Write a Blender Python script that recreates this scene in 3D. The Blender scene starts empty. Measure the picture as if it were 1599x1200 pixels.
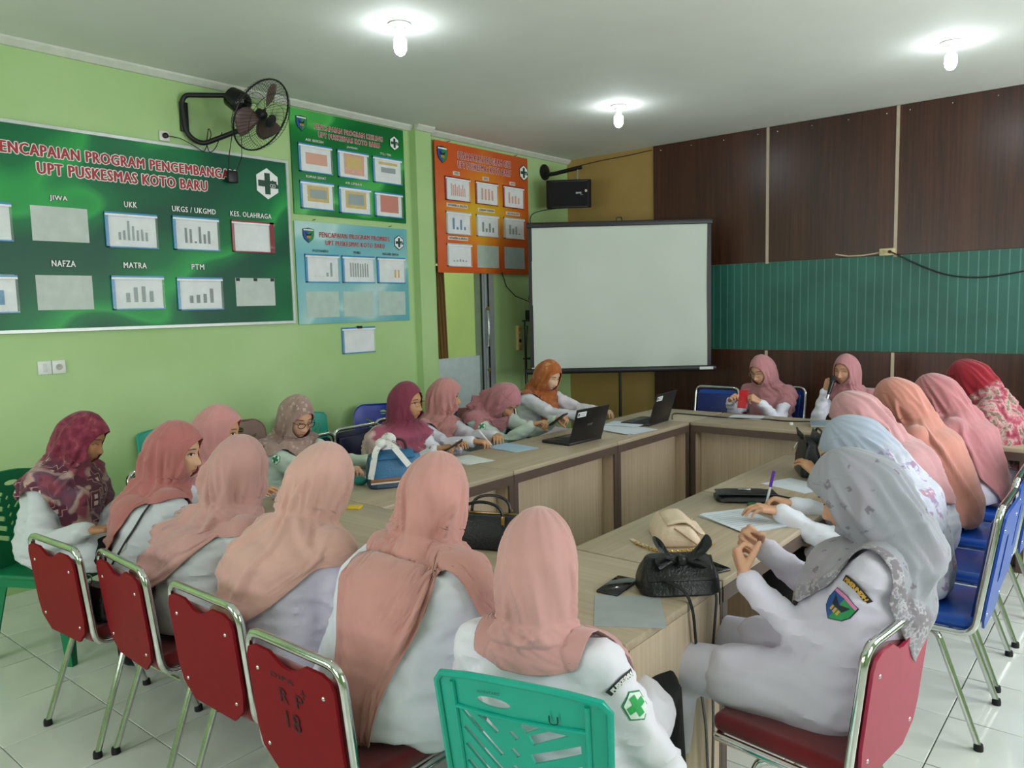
import bpy, bmesh, math, random
from mathutils import Vector as V, Matrix, noise
from mathutils.bvhtree import BVHTree
random.seed(7)
PI = math.pi
C = bpy.context.scene.collection
scene = bpy.context.scene

# ------------------------------------------------------------------ camera
cam_d = bpy.data.cameras.new('camera'); cam = bpy.data.objects.new('camera', cam_d); C.objects.link(cam)
cam_d.sensor_width = 36; cam_d.lens = 27.507; cam_d.clip_start = 0.05
_m = Matrix(((0.77240994, -0.04407845, 0.63359291), (0.63467533, 0.09107167, -0.76739375), (-0.02387684, 0.99486835, 0.09832017))).to_4x4()
_m.translation = V((0, 0, 1.65)); cam.matrix_world = _m
scene.camera = cam

# ------------------------------------------------------------------ light and exposure
vs = scene.view_settings
vs.view_transform = 'Standard'; vs.look = 'None'; vs.gamma = 1; vs.use_curve_mapping = False
vs.exposure = 0.0
w = bpy.data.worlds.new('world'); scene.world = w; w.use_nodes = True
w.node_tree.nodes['Background'].inputs[0].default_value = (0.80, 0.90, 1.0, 1)
w.node_tree.nodes['Background'].inputs[1].default_value = 1.0

def area(name, loc, rot, sx, sy, power, col):
    d = bpy.data.lights.new(name, 'AREA'); d.shape = 'RECTANGLE'; d.size = sx; d.size_y = sy
    d.energy = power; d.color = col
    o = bpy.data.objects.new(name, d); C.objects.link(o); o.location = loc; o.rotation_euler = rot
    return o
# daylight through the windows of the right wall and of the wall behind the camera
for yy, pw in ((1.6, 42), (4.0, 88), (6.2, 66)):
    area('daylight_right', (1.42, yy, 1.75), (0, PI/2, 0), 1.5, 1.5, pw, (0.93, 0.96, 1.0))
area('daylight_rear', (-1.2, -1.75, 1.75), (PI/2, 0, 0), 1.6, 1.5, 44, (0.95, 0.97, 1.0))
area('daylight_rear', (-3.7, -1.75, 1.75), (PI/2, 0, 0), 1.6, 1.5, 44, (0.95, 0.97, 1.0))

# ------------------------------------------------------------------ helpers: colour and materials
def lin(h):
    h = h.lstrip('#'); c = [int(h[i:i+2], 16)/255 for i in (0, 2, 4)]
    return tuple((x/12.92 if x <= .04045 else ((x+.055)/1.055)**2.4) for x in c) + (1,)
_mats = {}
class NT:
    def __init__(s, name, rough=.5, metal=0, spec=.5, sheen=0):
        s.m = bpy.data.materials.new(name); s.m.use_nodes = True
        s.t = s.m.node_tree; s.b = s.t.nodes['Principled BSDF']
        s.b.inputs['Roughness'].default_value = rough; s.b.inputs['Metallic'].default_value = metal
        s.b.inputs['Specular IOR Level'].default_value = spec
        if sheen: s.b.inputs['Sheen Weight'].default_value = sheen
    def n(s, t, **k):
        x = s.t.nodes.new(t)
        for a, v in k.items(): setattr(x, a, v)
        return x
    def l(s, a, b): s.t.links.new(a, b)
    def coord(s, kind='Object', scale=(1,1,1)):
        c = s.n('ShaderNodeTexCoord'); m = s.n('ShaderNodeMapping'); m.inputs['Scale'].default_value = scale
        s.l(c.outputs[kind], m.inputs[0]); return m.outputs[0]
    def noise(s, vec, scale, detail=3, rough=.5):
        x = s.n('ShaderNodeTexNoise'); x.inputs['Scale'].default_value = scale; x.inputs['Detail'].default_value = detail
        x.inputs['Roughness'].default_value = rough; s.l(vec, x.inputs['Vector']); return x.outputs['Fac']
    def ramp(s, fac, stops, interp='LINEAR'):
        r = s.n('ShaderNodeValToRGB'); r.color_ramp.interpolation = interp
        e = r.color_ramp.elements
        while len(e) < len(stops): e.new(.5)
        for q, (p, c) in zip(e, stops): q.position = p; q.color = lin(c) if isinstance(c, str) else c
        s.l(fac, r.inputs[0]); return r.outputs[0]
    def mix(s, fac, a, b):
        x = s.n('ShaderNodeMix', data_type='RGBA')
        for sock, v in ((x.inputs[0], fac), (x.inputs[6], a), (x.inputs[7], b)):
            if isinstance(v, str): sock.default_value = lin(v)
            elif isinstance(v, (int, float)): sock.default_value = v
            elif isinstance(v, tuple): sock.default_value = v
            else: s.l(v, sock)
        return x.outputs[2]
    def math(s, op, a, b=None):
        x = s.n('ShaderNodeMath', operation=op)
        for i, v in enumerate((a, b)):
            if v is None: continue
            if isinstance(v, (int, float)): x.inputs[i].default_value = v
            else: s.l(v, x.inputs[i])
        return x.outputs[0]
    def sep(s, vec):
        x = s.n('ShaderNodeSeparateXYZ'); s.l(vec, x.inputs[0]); return x.outputs
    def base(s, c):
        if isinstance(c, str): s.b.inputs['Base Color'].default_value = lin(c)
        else: s.l(c, s.b.inputs['Base Color'])
    def bump(s, h, strength=.3, dist=.01):
        x = s.n('ShaderNodeBump'); x.inputs['Strength'].default_value = strength; x.inputs['Distance'].default_value = dist
        s.l(h, x.inputs['Height']); s.l(x.outputs[0], s.b.inputs['Normal'])

def plain(col, rough=.5, metal=0, var=.06, scale=14, bump=0, bscale=60, sheen=0, spec=.5):
    key = ('p', col, rough, metal, var, scale, bump, bscale, sheen, spec)
    if key in _mats: return _mats[key]
    k = NT('surface_'+col.strip('#'), rough, metal, spec, sheen)
    c = lin(col); lo = tuple(max(0, x*(1-var)) for x in c[:3])+(1,); hi = tuple(min(1, x*(1+var)) for x in c[:3])+(1,)
    k.base(k.ramp(k.noise(k.coord(), scale), [(.3, lo), (.7, hi)]))
    if bump: k.bump(k.noise(k.coord(), bscale, 4), bump)
    _mats[key] = k.m; return k.m
CHROME = None
def chrome():
    global CHROME
    if CHROME is None:
        k = NT('chrome', .13, 1); k.base(k.ramp(k.noise(k.coord(), 20), [(.3, '#c9ccc8'), (.7, '#dedfdc')])); CHROME = k.m
    return CHROME
def wood(name, a, b, axis='z', rough=.45, fine=70, spec=.5):
    k = NT(name, rough, 0, spec)
    sc = {'z': (1, 1, .03), 'x': (.03, 1, 1), 'y': (1, .03, 1)}[axis]
    v = k.coord('Object', sc)
    f = k.noise(v, fine, 5, .6); g = k.noise(v, 5, 3)
    k.base(k.ramp(k.math('ADD', k.math('MULTIPLY', f, .6), k.math('MULTIPLY', g, .45)), [(.38, a), (.68, b)]))
    k.bump(f, .08, .002)
    return k.m
def fabric(name, col, rough=.85, sheen=.25, var=.05, extra=None):
    k = NT(name, rough, 0, .25, sheen)
    c = lin(col); lo = tuple(x*(1-var) for x in c[:3])+(1,); hi = tuple(min(1, x*(1+var)) for x in c[:3])+(1,)
    v = k.coord()
    base = k.ramp(k.noise(v, 9), [(.3, lo), (.7, hi)])
    if extra: base = extra(k, v, base)
    k.base(base)
    k.bump(k.math('ADD', k.noise(v, 900, 2), k.math('MULTIPLY', k.noise(v, 16, 3), 1.5)), .16, .006)
    return k.m
def mat_uv(name, fn, rough=.85, sheen=.2):
    k = NT(name, rough, 0, .25, sheen)
    k.base(fn(k, k.coord('UV'), k.coord())); k.bump(k.noise(k.coord(), 18, 4), .15, .006)
    return k.m

# ------------------------------------------------------------------ helpers: meshes
def rotz(a): return Matrix.Rotation(a, 4, 'Z')
class M:
    def __init__(s): s.v = []; s.f = []; s.uv = None
    def add(s, vs_, fs):
        o = len(s.v); s.v += [V(p) for p in vs_]; s.f += [tuple(i+o for i in f) for f in fs]; return s
    def box(s, c, d, rot=None, taper=1):
        x, y, z = d[0]/2, d[1]/2, d[2]/2
        p = [V((a*x*(taper if g > 0 else 1), b*y*(taper if g > 0 else 1), g*z)) for g in (-1, 1) for b in (-1, 1) for a in (-1, 1)]
        if rot is not None: p = [rot @ q for q in p]
        c = V(c)
        return s.add([q+c for q in p], [(0,2,3,1),(4,5,7,6),(0,1,5,4),(2,6,7,3),(0,4,6,2),(1,3,7,5)])
    def rbox(s, c, d, r=.01, rot=None, seg=2):
        bm = bmesh.new(); bmesh.ops.create_cube(bm, size=1)
        for q in bm.verts: q.co = V((q.co.x*d[0], q.co.y*d[1], q.co.z*d[2]))
        bmesh.ops.bevel(bm, geom=bm.edges[:], offset=min(r, min(d)*.48), segments=seg, affect='EDGES', profile=.5)
        c = V(c)
        bm.verts.index_update()
        s.add([(rot @ q.co if rot is not None else q.co)+c for q in bm.verts], [[q.index for q in f.verts] for f in bm.faces]); bm.free(); return s
    def tube(s, path, r, n=8, caps=True, flat=1):
        path = [V(p) for p in path]; rs = r if isinstance(r, (list, tuple)) else [r]*len(path)
        o = len(s.v); prev = None; N = len(path)
        for i, p in enumerate(path):
            t = (path[min(i+1, N-1)]-path[max(i-1, 0)])
            t = t.normalized() if t.length > 1e-9 else V((0,0,1))
            if prev is None:
                a = V((0,0,1)) if abs(t.z) < .9 else V((1,0,0))
                u = (a-t*a.dot(t)).normalized()
            else:
                u = prev-t*prev.dot(t); u = u.normalized() if u.length > 1e-6 else t.orthogonal().normalized()
            prev = u; b = t.cross(u)
            for k in range(n):
                a = 2*PI*k/n; s.v.append(p+(u*math.cos(a)*flat+b*math.sin(a))*rs[i])
        for i in range(N-1):
            for k in range(n):
                k2 = (k+1) % n
                s.f.append((o+i*n+k, o+i*n+k2, o+(i+1)*n+k2, o+(i+1)*n+k))
        if caps:
            s.f.append(tuple(o+k for k in range(n))[::-1]); s.f.append(tuple(o+(N-1)*n+k for k in range(n)))
        return s
    def ball(s, c, r, seg=10, rings=7, mat3=None):
        r = r if isinstance(r, (tuple, list)) else (r, r, r); c = V(c); o = len(s.v)
        pts = [V((0,0,r[2]))]
        for i in range(1, rings):
            a = PI*i/rings
            for k in range(seg):
                b = 2*PI*k/seg; pts.append(V((r[0]*math.sin(a)*math.cos(b), r[1]*math.sin(a)*math.sin(b), r[2]*math.cos(a))))
        pts.append(V((0,0,-r[2])))
        if mat3 is not None: pts = [mat3 @ p for p in pts]
        s.v += [p+c for p in pts]
        for k in range(seg):
            k2 = (k+1) % seg
            s.f.append((o, o+1+k, o+1+k2))
            for i in range(rings-2):
                a = o+1+i*seg; s.f.append((a+k, a+seg+k, a+seg+k2, a+k2))
            a = o+1+(rings-2)*seg; s.f.append((a+k, len(s.v)-1, a+k2))
        return s
    def capsule(s, p0, p1, r0, r1, n=12):
        p0, p1 = V(p0), V(p1); s.tube([p0, p1], [r0, r1], n); s.ball(p0, r0, n, 8); s.ball(p1, r1, n, 8); return s
    def loft(s, rings, caps=True):
        o = len(s.v); n = len(rings[0])
        for r in rings: s.v += [V(p) for p in r]
        for i in range(len(rings)-1):
            for k in range(n):
                k2 = (k+1) % n; s.f.append((o+i*n+k, o+i*n+k2, o+(i+1)*n+k2, o+(i+1)*n+k))
        if caps: s.f.append(tuple(o+k for k in range(n))[::-1]); s.f.append(tuple(o+(len(rings)-1)*n+k for k in range(n)))
        return s
    def lathe(s, prof, c=(0,0,0), n=20, axis=None):
        c = V(c); rings = [[V((r*math.cos(2*PI*k/n), r*math.sin(2*PI*k/n), z)) for k in range(n)] for r, z in prof]
        if axis is not None:
            q = V((0,0,1)).rotation_difference(V(axis).normalized()).to_matrix(); rings = [[q @ p for p in r] for r in rings]
        return s.loft([[p+c for p in r] for r in rings])
    def xf(s, m): s.v = [m @ p for p in s.v]; return s
    def join(s, o): return s.add(o.v, o.f)
    def mesh(s, name, mat, smooth=True, fix=True, org=None):
        me = bpy.data.meshes.new(name)
        me.from_pydata([tuple(p-org) if org is not None else tuple(p) for p in s.v], [], s.f); 
        if fix:
            bm = bmesh.new(); bm.from_mesh(me); bmesh.ops.recalc_face_normals(bm, faces=bm.faces); bm.to_mesh(me); bm.free()
        if mat: me.materials.append(mat)
        if smooth: shade(me)
        return me
def shade(me, ang=.7):
    me.polygons.foreach_set('use_smooth', [True]*len(me.polygons))
    if ang:
        try: me.set_sharp_from_angle(angle=ang)
        except Exception: pass
    me.update()
def tag(o, label=None, cat=None, group=None, kind=None):
    if label: o['label'] = label
    if cat: o['category'] = cat
    if group: o['group'] = group
    if kind: o['kind'] = kind
    return o
def link(name, me, parent=None):
    o = bpy.data.objects.new(name, me); C.objects.link(o)
    if parent: o.parent = parent
    return o
def orgof(p):
    if p is None: return None
    t = V(p.location); q = p.parent
    while q: t = t+q.location; q = q.parent
    return t
# geometry given in WORLD coordinates unless local=True
def obj(name, mb, mat, parent=None, smooth=True, local=False, bevel=0, fix=True):
    o = link(name, mb.mesh(name, mat, smooth, fix, None if (local or parent is None) else orgof(parent)), parent)
    if bevel:
        b = o.modifiers.new('bevel', 'BEVEL'); b.width = bevel; b.segments = 2; b.limit_method = 'ANGLE'; b.angle_limit = .6
    return o
def empty(name, loc, rz=0, label=None, cat=None, group=None, kind=None):
    o = bpy.data.objects.new(name, None); C.objects.link(o); o.location = loc; o.rotation_euler = (0, 0, rz); o.empty_display_size = .1
    return tag(o, label, cat, group, kind)
def thing1(name, mb, mat, label, cat, group=None, **k):
    """a thing that is one mesh, its origin at the middle of its base"""
    xs = [p.x for p in mb.v]; ys = [p.y for p in mb.v]; zs = [p.z for p in mb.v]
    org = V(((min(xs)+max(xs))/2, (min(ys)+max(ys))/2, min(zs)))
    o = link(name, mb.mesh(name, mat, k.get('smooth', True), True, org)); o.location = org
    if k.get('bevel'):
        b = o.modifiers.new('bevel', 'BEVEL'); b.width = k['bevel']; b.segments = 2; b.limit_method = 'ANGLE'; b.angle_limit = .6
    return tag(o, label, cat, group)
def struct(name, mb, mat, smooth=False, bevel=0):
    o = obj(name, mb, mat, None, smooth, bevel=bevel); o['kind'] = 'structure'; return o
def copy_tree(o, parent=None):
    c = o.copy(); C.objects.link(c)
    if parent: c.parent = parent
    for ch in list(o.children): copy_tree(ch, c)
    return c
def curve_plate(outer, holes, th):
    """a flat plate with holes in the local XY plane, thickness th about z=0"""
    cu = bpy.data.curves.new('plate', 'CURVE'); cu.dimensions = '2D'; cu.fill_mode = 'BOTH'; cu.extrude = th/2
    for pts in [outer]+holes:
        sp = cu.splines.new('POLY'); sp.points.add(len(pts)-1)
        for q, p in zip(sp.points, pts): q.co = (p[0], p[1], 0, 1)
        sp.use_cyclic_u = True
    o = bpy.data.objects.new('plate', cu); me = bpy.data.meshes.new_from_object(o)
    bpy.data.objects.remove(o); 
    bm = bmesh.new(); bm.from_mesh(me); bmesh.ops.remove_doubles(bm, verts=bm.verts, dist=1e-5)
    bm.verts.index_update(); r = M(); r.add([v.co.copy() for v in bm.verts], [[v.index for v in f.verts] for f in bm.faces])
    bm.free(); bpy.data.meshes.remove(me); bpy.data.curves.remove(cu)
    return r
def cuts(mb, axis, vals):
    bm = bmesh.new(); vv = [bm.verts.new(p) for p in mb.v]
    for f in mb.f:
        try: bm.faces.new([vv[i] for i in f])
        except ValueError: pass
    for x in vals:
        co = V((0,0,0)); co[axis] = x; no = V((0,0,0)); no[axis] = 1
        bmesh.ops.bisect_plane(bm, geom=bm.verts[:]+bm.edges[:]+bm.faces[:], plane_co=co, plane_no=no)
    bm.verts.index_update(); r = M(); r.add([v.co.copy() for v in bm.verts], [[v.index for v in f.verts] for f in bm.faces]); bm.free(); return r
def rrect(w, h, r, n=5, cx=0, cy=0):
    r = min(r, w/2, h/2); out = []
    for (sx, sy, a0) in ((1, 1, 0), (-1, 1, PI/2), (-1, -1, PI), (1, -1, 1.5*PI)):
        for i in range(n+1):
            a = a0+PI/2*i/n; out.append((cx+sx*(w/2-r)+r*math.cos(a), cy+sy*(h/2-r)+r*math.sin(a)))
    return out
def ell(cx, cy, a, b, n=20, rot=0):
    return [(cx+a*math.cos(t)*math.cos(rot)-b*math.sin(t)*math.sin(rot), cy+a*math.cos(t)*math.sin(rot)+b*math.sin(t)*math.cos(rot)) for t in [2*PI*i/n for i in range(n)]]
def basis(c, ux, uy):
    ux, uy = V(ux).normalized(), V(uy).normalized(); uz = ux.cross(uy)
    m = Matrix((ux, uy, uz)).transposed().to_4x4(); m.translation = V(c); return m
LW = ((0,1,0), (0,0,1))      # left wall: text runs along +y, faces +x
BW = ((1,0,0), (0,0,1))      # back wall: text runs along +x, faces -y
_tc = {}
def text(s, w_, h_, c, ax, mat, parent, name='lettering', bold=.02, outline=None, omat=None, th=.002, lay=.004):
    """lettering fitted to width w_ and height h_, centred at c"""
    def raw(off):
        if (s, off) in _tc: return _tc[(s, off)]
        cu = bpy.data.curves.new('t', 'FONT'); cu.body = s; cu.size = 1; cu.offset = off; cu.resolution_u = 2; cu.space_character = 1.12; cu.extrude = 0
        o = bpy.data.objects.new('t', cu); me = bpy.data.meshes.new_from_object(o); bpy.data.objects.remove(o)
        r = ([v.co.copy() for v in me.vertices], [tuple(p.vertices) for p in me.polygons]); bpy.data.meshes.remove(me); bpy.data.curves.remove(cu)
        _tc[(s, off)] = r; return r
    bv, bf = raw(0)
    x0, x1 = min(p.x for p in bv), max(p.x for p in bv); y0, y1 = min(p.y for p in bv), max(p.y for p in bv)
    sx, sy = w_/(x1-x0), h_/(y1-y0); mm = basis(c, *ax)
    def put(shifts, z, m_, nm):
        r = M()
        for i, (dx_, dy_) in enumerate(shifts): r.add([mm @ V(((p.x-(x0+x1)/2)*sx+dx_, (p.y-(y0+y1)/2)*sy+dy_, z+i*.00003)) for p in bv], bf)
        return obj(nm, r, m_, parent, smooth=False, fix=False)
    q = bold*h_*1.6
    o = put([(0, 0), (q, 0), (-q, 0), (q*.5, q*.4), (-q*.5, -q*.4)] if bold else [(0, 0)], lay, mat, name)
    if outline:
        d = outline*h_*1.7+q; put([(d*math.cos(a), (d-q*.6)*math.sin(a)) for a in [2*PI*i/10 for i in range(10)]], lay-.0015, omat, name+'_outline')
    return o
def quad(c, w_, h_, ax, th=.003, off=0.0):
    mm = basis(c, *ax); r = M().box((0, 0, off+th/2), (w_, h_, th)); return r.xf(mm)
def poly(c, pts, ax, off, th=.001):
    mm = basis(c, *ax); n = len(pts)
    r = M(); r.add([V((x, y, off+th)) for x, y in pts]+[V((x, y, off)) for x, y in pts], [tuple(range(n)), tuple(range(2*n-1, n-1, -1))]+[(i, n+i, n+(i+1) % n, (i+1) % n) for i in range(n)])
    return r.xf(mm)

# ------------------------------------------------------------------ the room
XW, YB, ZC, XR, YR = -5.235, 7.41, 3.275, 1.35, -1.6
def green_wall():
    k = NT('green_paint', .62, 0, .4); v = k.coord()
    c = k.ramp(k.noise(v, 1.3, 4), [(.35, '#a8c987'), (.65, '#b3d194')])
    spot = k.ramp(k.noise(v, 7, 6, .75), [(.755, (0,0,0,1)), (.80, (1,1,1,1))])
    k.base(k.mix(k.math('MULTIPLY', spot, .35), c, '#7d8f55')); k.bump(k.noise(v, 30, 5), .06); return k.m
GW = green_wall()
WHITE = plain('#e9e9e4', .5); CEIL = plain('#dcdfd6', .8, scale=2, var=.03)
BEIGE = plain('#ac8d50', .6, scale=3, var=.06)
BLACK = plain('#0d0e0f', .45); BLKGL = plain('#0b0b0c', .2); DARK = plain('#17181a', .6); BROWNEDGE = plain('#5b4a41', .5)
ALU = plain('#b9c2c2', .35, .5); PAPER = plain('#e4e8e6', .6); PWHITE = plain('#f1f1ee', .4)

fl = M().box(((XW+XR)/2, (YB+YR)/2, -.06), (XR-XW+.2, YB-YR+.2, .1))
floor = struct('floor', fl, plain('#77766c', .8))
def tile_mat():
    k = NT('floor_tile', .12, 0, .5); v = k.coord()
    k.base(k.ramp(k.noise(v, 3, 5), [(.3, '#cfd3c8'), (.7, '#dde0d6')])); return k.m
TM = tile_mat()
tb = M().rbox((0, 0, -.005), (.3955, .3955, .010), .0015, seg=1); tme = tb.mesh('tile', TM, True)
xs = [-.57+.4*i for i in range(-12, 5)]; ys = [1.34+.4*j for j in range(-1, 16)]
far_tiles = M()
for i in range(-12, 5):
    for j in range(-8, 16):
        cx, cy = -.57+.4*i+.2, 1.34+.4*j+.2
        x0, x1 = max(cx-.2, XW), min(cx+.2, XR); y0, y1 = max(cy-.2, YR), min(cy+.2, YB)
        if x1-x0 < .03 or y1-y0 < .03: continue
        full = x1-x0 > .39 and y1-y0 > .39
        if j >= -1 and full:
            o = link('tile', tme, floor); o.location = (cx, cy, .001)
        elif j >= -1:
            obj('tile', M().box(((x0+x1)/2, (y0+y1)/2, -.004), (x1-x0-.004, y1-y0-.004, .010)), TM, floor)
        else: far_tiles.box(((x0+x1)/2, (y0+y1)/2, -.004), (x1-x0-.004, y1-y0-.004, .010))
obj('tile_field', far_tiles, TM, floor)['kind'] = 'stuff'

struct('ceiling', M().box(((XW+XR)/2, (YB+YR)/2, ZC+.05), (XR-XW+.4, YB-YR+.4, .1)), CEIL)
# left wall with the doorway
T = .12
wl = M()
def wseg(mb, y0, y1, z0, z1): mb.box((XW-T/2, (y0+y1)/2, (z0+z1)/2), (T, y1-y0, z1-z0))
wseg(wl, YR-.1, 5.26, 0, ZC); wseg(wl, 5.26, 6.075, 2.12, ZC); wseg(wl, 6.075, YB+.1, 0, ZC)
struct('wall_left', wl, GW)
struct('trim_1', M().box((XW+.035, 5.075, (ZC)/2), (.09, .19, ZC)), GW)             # the pilaster
cr = M(); 
for y0, y1, dx in ((YR, 4.98, 0), (4.97, 5.18, .08), (5.17, YB, 0)):
    cr.loft([[(XW+dx, y, ZC), (XW+dx+.055, y, ZC), (XW+dx+.055, y, ZC-.014), (XW+dx+.022, y, ZC-.045), (XW+dx, y, ZC-.045)] for y in (y0, y1)])
struct('trim_2', cr, plain('#cfd2c4', .6))
struct('wall_back', M().box(((XW+XR)/2, YB+.06, ZC/2), (XR-XW+.3, .12, ZC)), BEIGE)
# wall behind and at the right: window openings
def wall_with_windows(name, axis, pos, a0, a1, wins, z0, z1):
    mb = M(); fr = M()
    def bx(m_, u0, u1, zz0, zz1, t=.12):
        if axis == 'x': m_.box((pos+.06, (u0+u1)/2, (zz0+zz1)/2), (t, u1-u0, zz1-zz0))
        else: m_.box(((u0+u1)/2, pos-.06, (zz0+zz1)/2), (u1-u0, t, zz1-zz0))
    cur = a0
    for (u0, u1) in wins:
        bx(mb, cur, u0, 0, ZC); bx(mb, u0, u1, 0, z0); bx(mb, u0, u1, z1, ZC); cur = u1
    bx(mb, cur, a1, 0, ZC)
    struct(name, mb, GW)
    for n, (u0, u1) in enumerate(wins):
        fr = M()
        for uu in (u0+.03, (u0+u1)/2, u1-.03): bx(fr, uu-.025, uu+.025, z0, z1, .06)
        for zz in (z0+.03, z1-.03, z0+(z1-z0)*.7): bx(fr, u0, u1, zz-.025, zz+.025, .06)
        struct('window_%d' % (n+1+(10 if axis == 'x' else 20)), fr, WHITE)
wall_with_windows('wall_right', 'x', XR, YR, YB, [(.85, 2.35), (3.25, 4.75), (5.45, 6.95)], 1.0, 2.5)
wall_with_windows('wall_rear', 'y', YR, XW, XR, [(-4.5, -2.9), (-2.0, -.4)], 1.0, 2.5)

# panelling of the back wall: dark boards above, green ribbed band, dark boards below
DW = wood('dark_board', '#2e1a12', '#4d2c1d', 'z', .32, 60)
def ribs():
    k = NT('green_ribbed_sheet', .4, 0, .5); s_ = k.sep(k.coord()); 
    f = k.math('FRACT', k.math('MULTIPLY', s_[0], 1/.072)); line = k.ramp(f, [(0, (1,1,1,1)), (.10, (1,1,1,1)), (.14, (0,0,0,1)), (1, (0,0,0,1))])
    k.base(k.mix(k.math('MULTIPLY', line, .5), k.ramp(k.noise(k.coord(), 2.5, 4), [(.3, '#1f5347'), (.7, '#276557')]), '#4f8577'))
    k.bump(line, .4, .004); return k.m
RB = ribs()
xsn = [-4.133, -2.905, -1.775, -.64, .50, 1.34]
wallb = bpy.data.objects['wall_back']
for a, b in zip(xsn[:-1], xsn[1:]):
    obj('panel', M().box(((a+b)/2, YB-.010, (2.018+ZC-.003)/2), (b-a-.016, .02, ZC-.003-2.018)), DW, wallb, bevel=.002)
    obj('panel', M().box(((a+b)/2, YB-.010, 1.175/2), (b-a-.016, .02, 1.175)), DW, wallb, bevel=.002)
gb = M().box(((xsn[0]+xsn[-1])/2, YB-.008, (1.178+2.015)/2), (xsn[-1]-xsn[0], .016, 2.015-1.178))
obj('green_band', gb, RB, wallb)
for k_, x in enumerate(xsn[1:-1]):
    t_ = M().box((x, YB-.017, (2.0+ZC-.003)/2), (.026, .022, ZC-.003-2.0)); t_.box((x, YB-.017, .585), (.026, .022, 1.17))
    struct('trim_%d' % (k_+3), t_, plain('#b7a88f', .5))
sc_ = M()
for a, b in zip(xsn[:-1], xsn[1:]):
    for q in (.08, .36, .64, .92): sc_.ball((a+(b-a)*q, YB-.022, ZC-.055), .007, 6, 4)
obj('screw_row', sc_, chrome(), wallb)['kind'] = 'stuff'

# doorway, the room behind it
dr = M()
for y, wd in ((5.905, .045), (5.955, .03), (6.035, .075)): dr.box((XW-.04, y, 1.045), (.10, wd, 2.09))
dr.box((XW-.05, 5.67, 2.10), (.10, .82, .05))
door = struct('door_1', dr, ALU, bevel=.003)
obj('gasket', M().box((XW+.012, 5.876, 1.045), (.012, .014, 2.09)).box((XW+.012, 5.985, 1.045), (.010, .010, 2.09)), DARK, door)
h_ = M().tube([(XW+.012, 5.935, 1.63), (XW+.05, 5.935, 1.62), (XW+.055, 5.935, 1.5), (XW+.055, 5.935, 1.38), (XW+.05, 5.935, 1.26), (XW+.012, 5.935, 1.25)], .009, 8)
obj('door_handle', h_, chrome(), door); obj('door_lock', M().lathe([(.0, 0), (.018, 0), (.018, .02), (.0, .022)], (XW+.012, 5.96, 1.02), 14, (1, 0, 0)).lathe([(.0, 0), (.016, 0), (.016, .02), (.0, .022)], (XW+.012, 5.96, 1.64), 14, (1, 0, 0)), plain('#b9a45c', .3, .8), door)
r2 = M().box((-7.6, 7.2, 1.6), (.1, 7.4, 3.3)).box((-6.5, 10.8, 1.6), (2.2, .1, 3.3)).box((-6.5, 3.6, 1.6), (2.2, .1, 3.3))
struct('wall_hall', r2, plain('#b7cf78', .6, scale=2)); struct('floor_hall', M().box((-6.45, 7.2, -.05), (2.3, 7.2, .1)), TM); struct('ceiling_hall', M().box((-6.45, 7.2, 3.25), (2.3, 7.2, .1)), CEIL)
area('hall_fill', (-6.6, 6.6, 3.1), (0, 0, 0), .8, 3.0, 21, (1, .97, .86))  # added fill light under the hall ceiling, brightens the view through the doorway
cu = M(); rings = []
for z in [2.06-.02*i for i in range(50)]:
    rings.append([(XW-.17+.022*math.sin(q*1.55+z*.6)+(.006 if s_ else -.006), 5.375+.14*q/12*(1-.06*(2.06-z))+.05*(2.06-z), z) for s_, q in [(0, q) for q in range(13)]+[(1, q) for q in range(12, -1, -1)]])
cu.loft(rings)
thing1('curtain', cu, fabric('brown_curtain', '#7a5a2c'), 'gold-brown curtain bunched at the left side of the doorway below the orange poster', 'curtain')
thing1('whiteboard', M().rbox((XW-.03, 5.57, .585), (.018, .60, 1.17), .004), plain('#b9c6c4', .4), 'plain white board blocking the lower half of the doorway', 'board')

# ------------------------------------------------------------------ desks
TOP = wood('desk_top', '#a8977f', '#bfae96', 'x', .42, 40); TOPY = wood('desk_top_y', '#a8977f', '#bfae96', 'y', .42, 40)
PAN = wood('desk_panel', '#b9a288', '#d3bfa5', 'z', .5, 60)
def desk(loc, rz, L, label, D=.60):
    e = empty('desk', loc, rz, label, 'desk')
    k = dict(local=True)
    obj('desk_top', M().rbox((0, 0, .737), (L-.004, D-.004, .026), .004), TOP, e, **k)
    for q in (-1, 1): obj('edge_band', M().box((0, q*(D/2-.012), .7), (L-.006, .022, .05)), BROWNEDGE, e, **k)
    for s in (-1, 1):
        sp = obj('side_panel', M().box((s*(L/2-.02), 0, .3625), (.034, D-.03, .722)), PAN, e, **k)
        for q in (-1, 1): obj('edge_strip', M().box((s*(L/2-.02), q*(D/2-.010), .3625), (.038, .012, .722)), BROWNEDGE, sp, **k)
    obj('modesty_panel', M().box((0, D/2-.11, .385), (L-.08, .018, .60)), PAN, e, **k)
    obj('kick_rail', M().box((0, D/2-.11, .045), (L-.08, .03, .075)), BROWNEDGE, e, **k)
    return e
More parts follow.
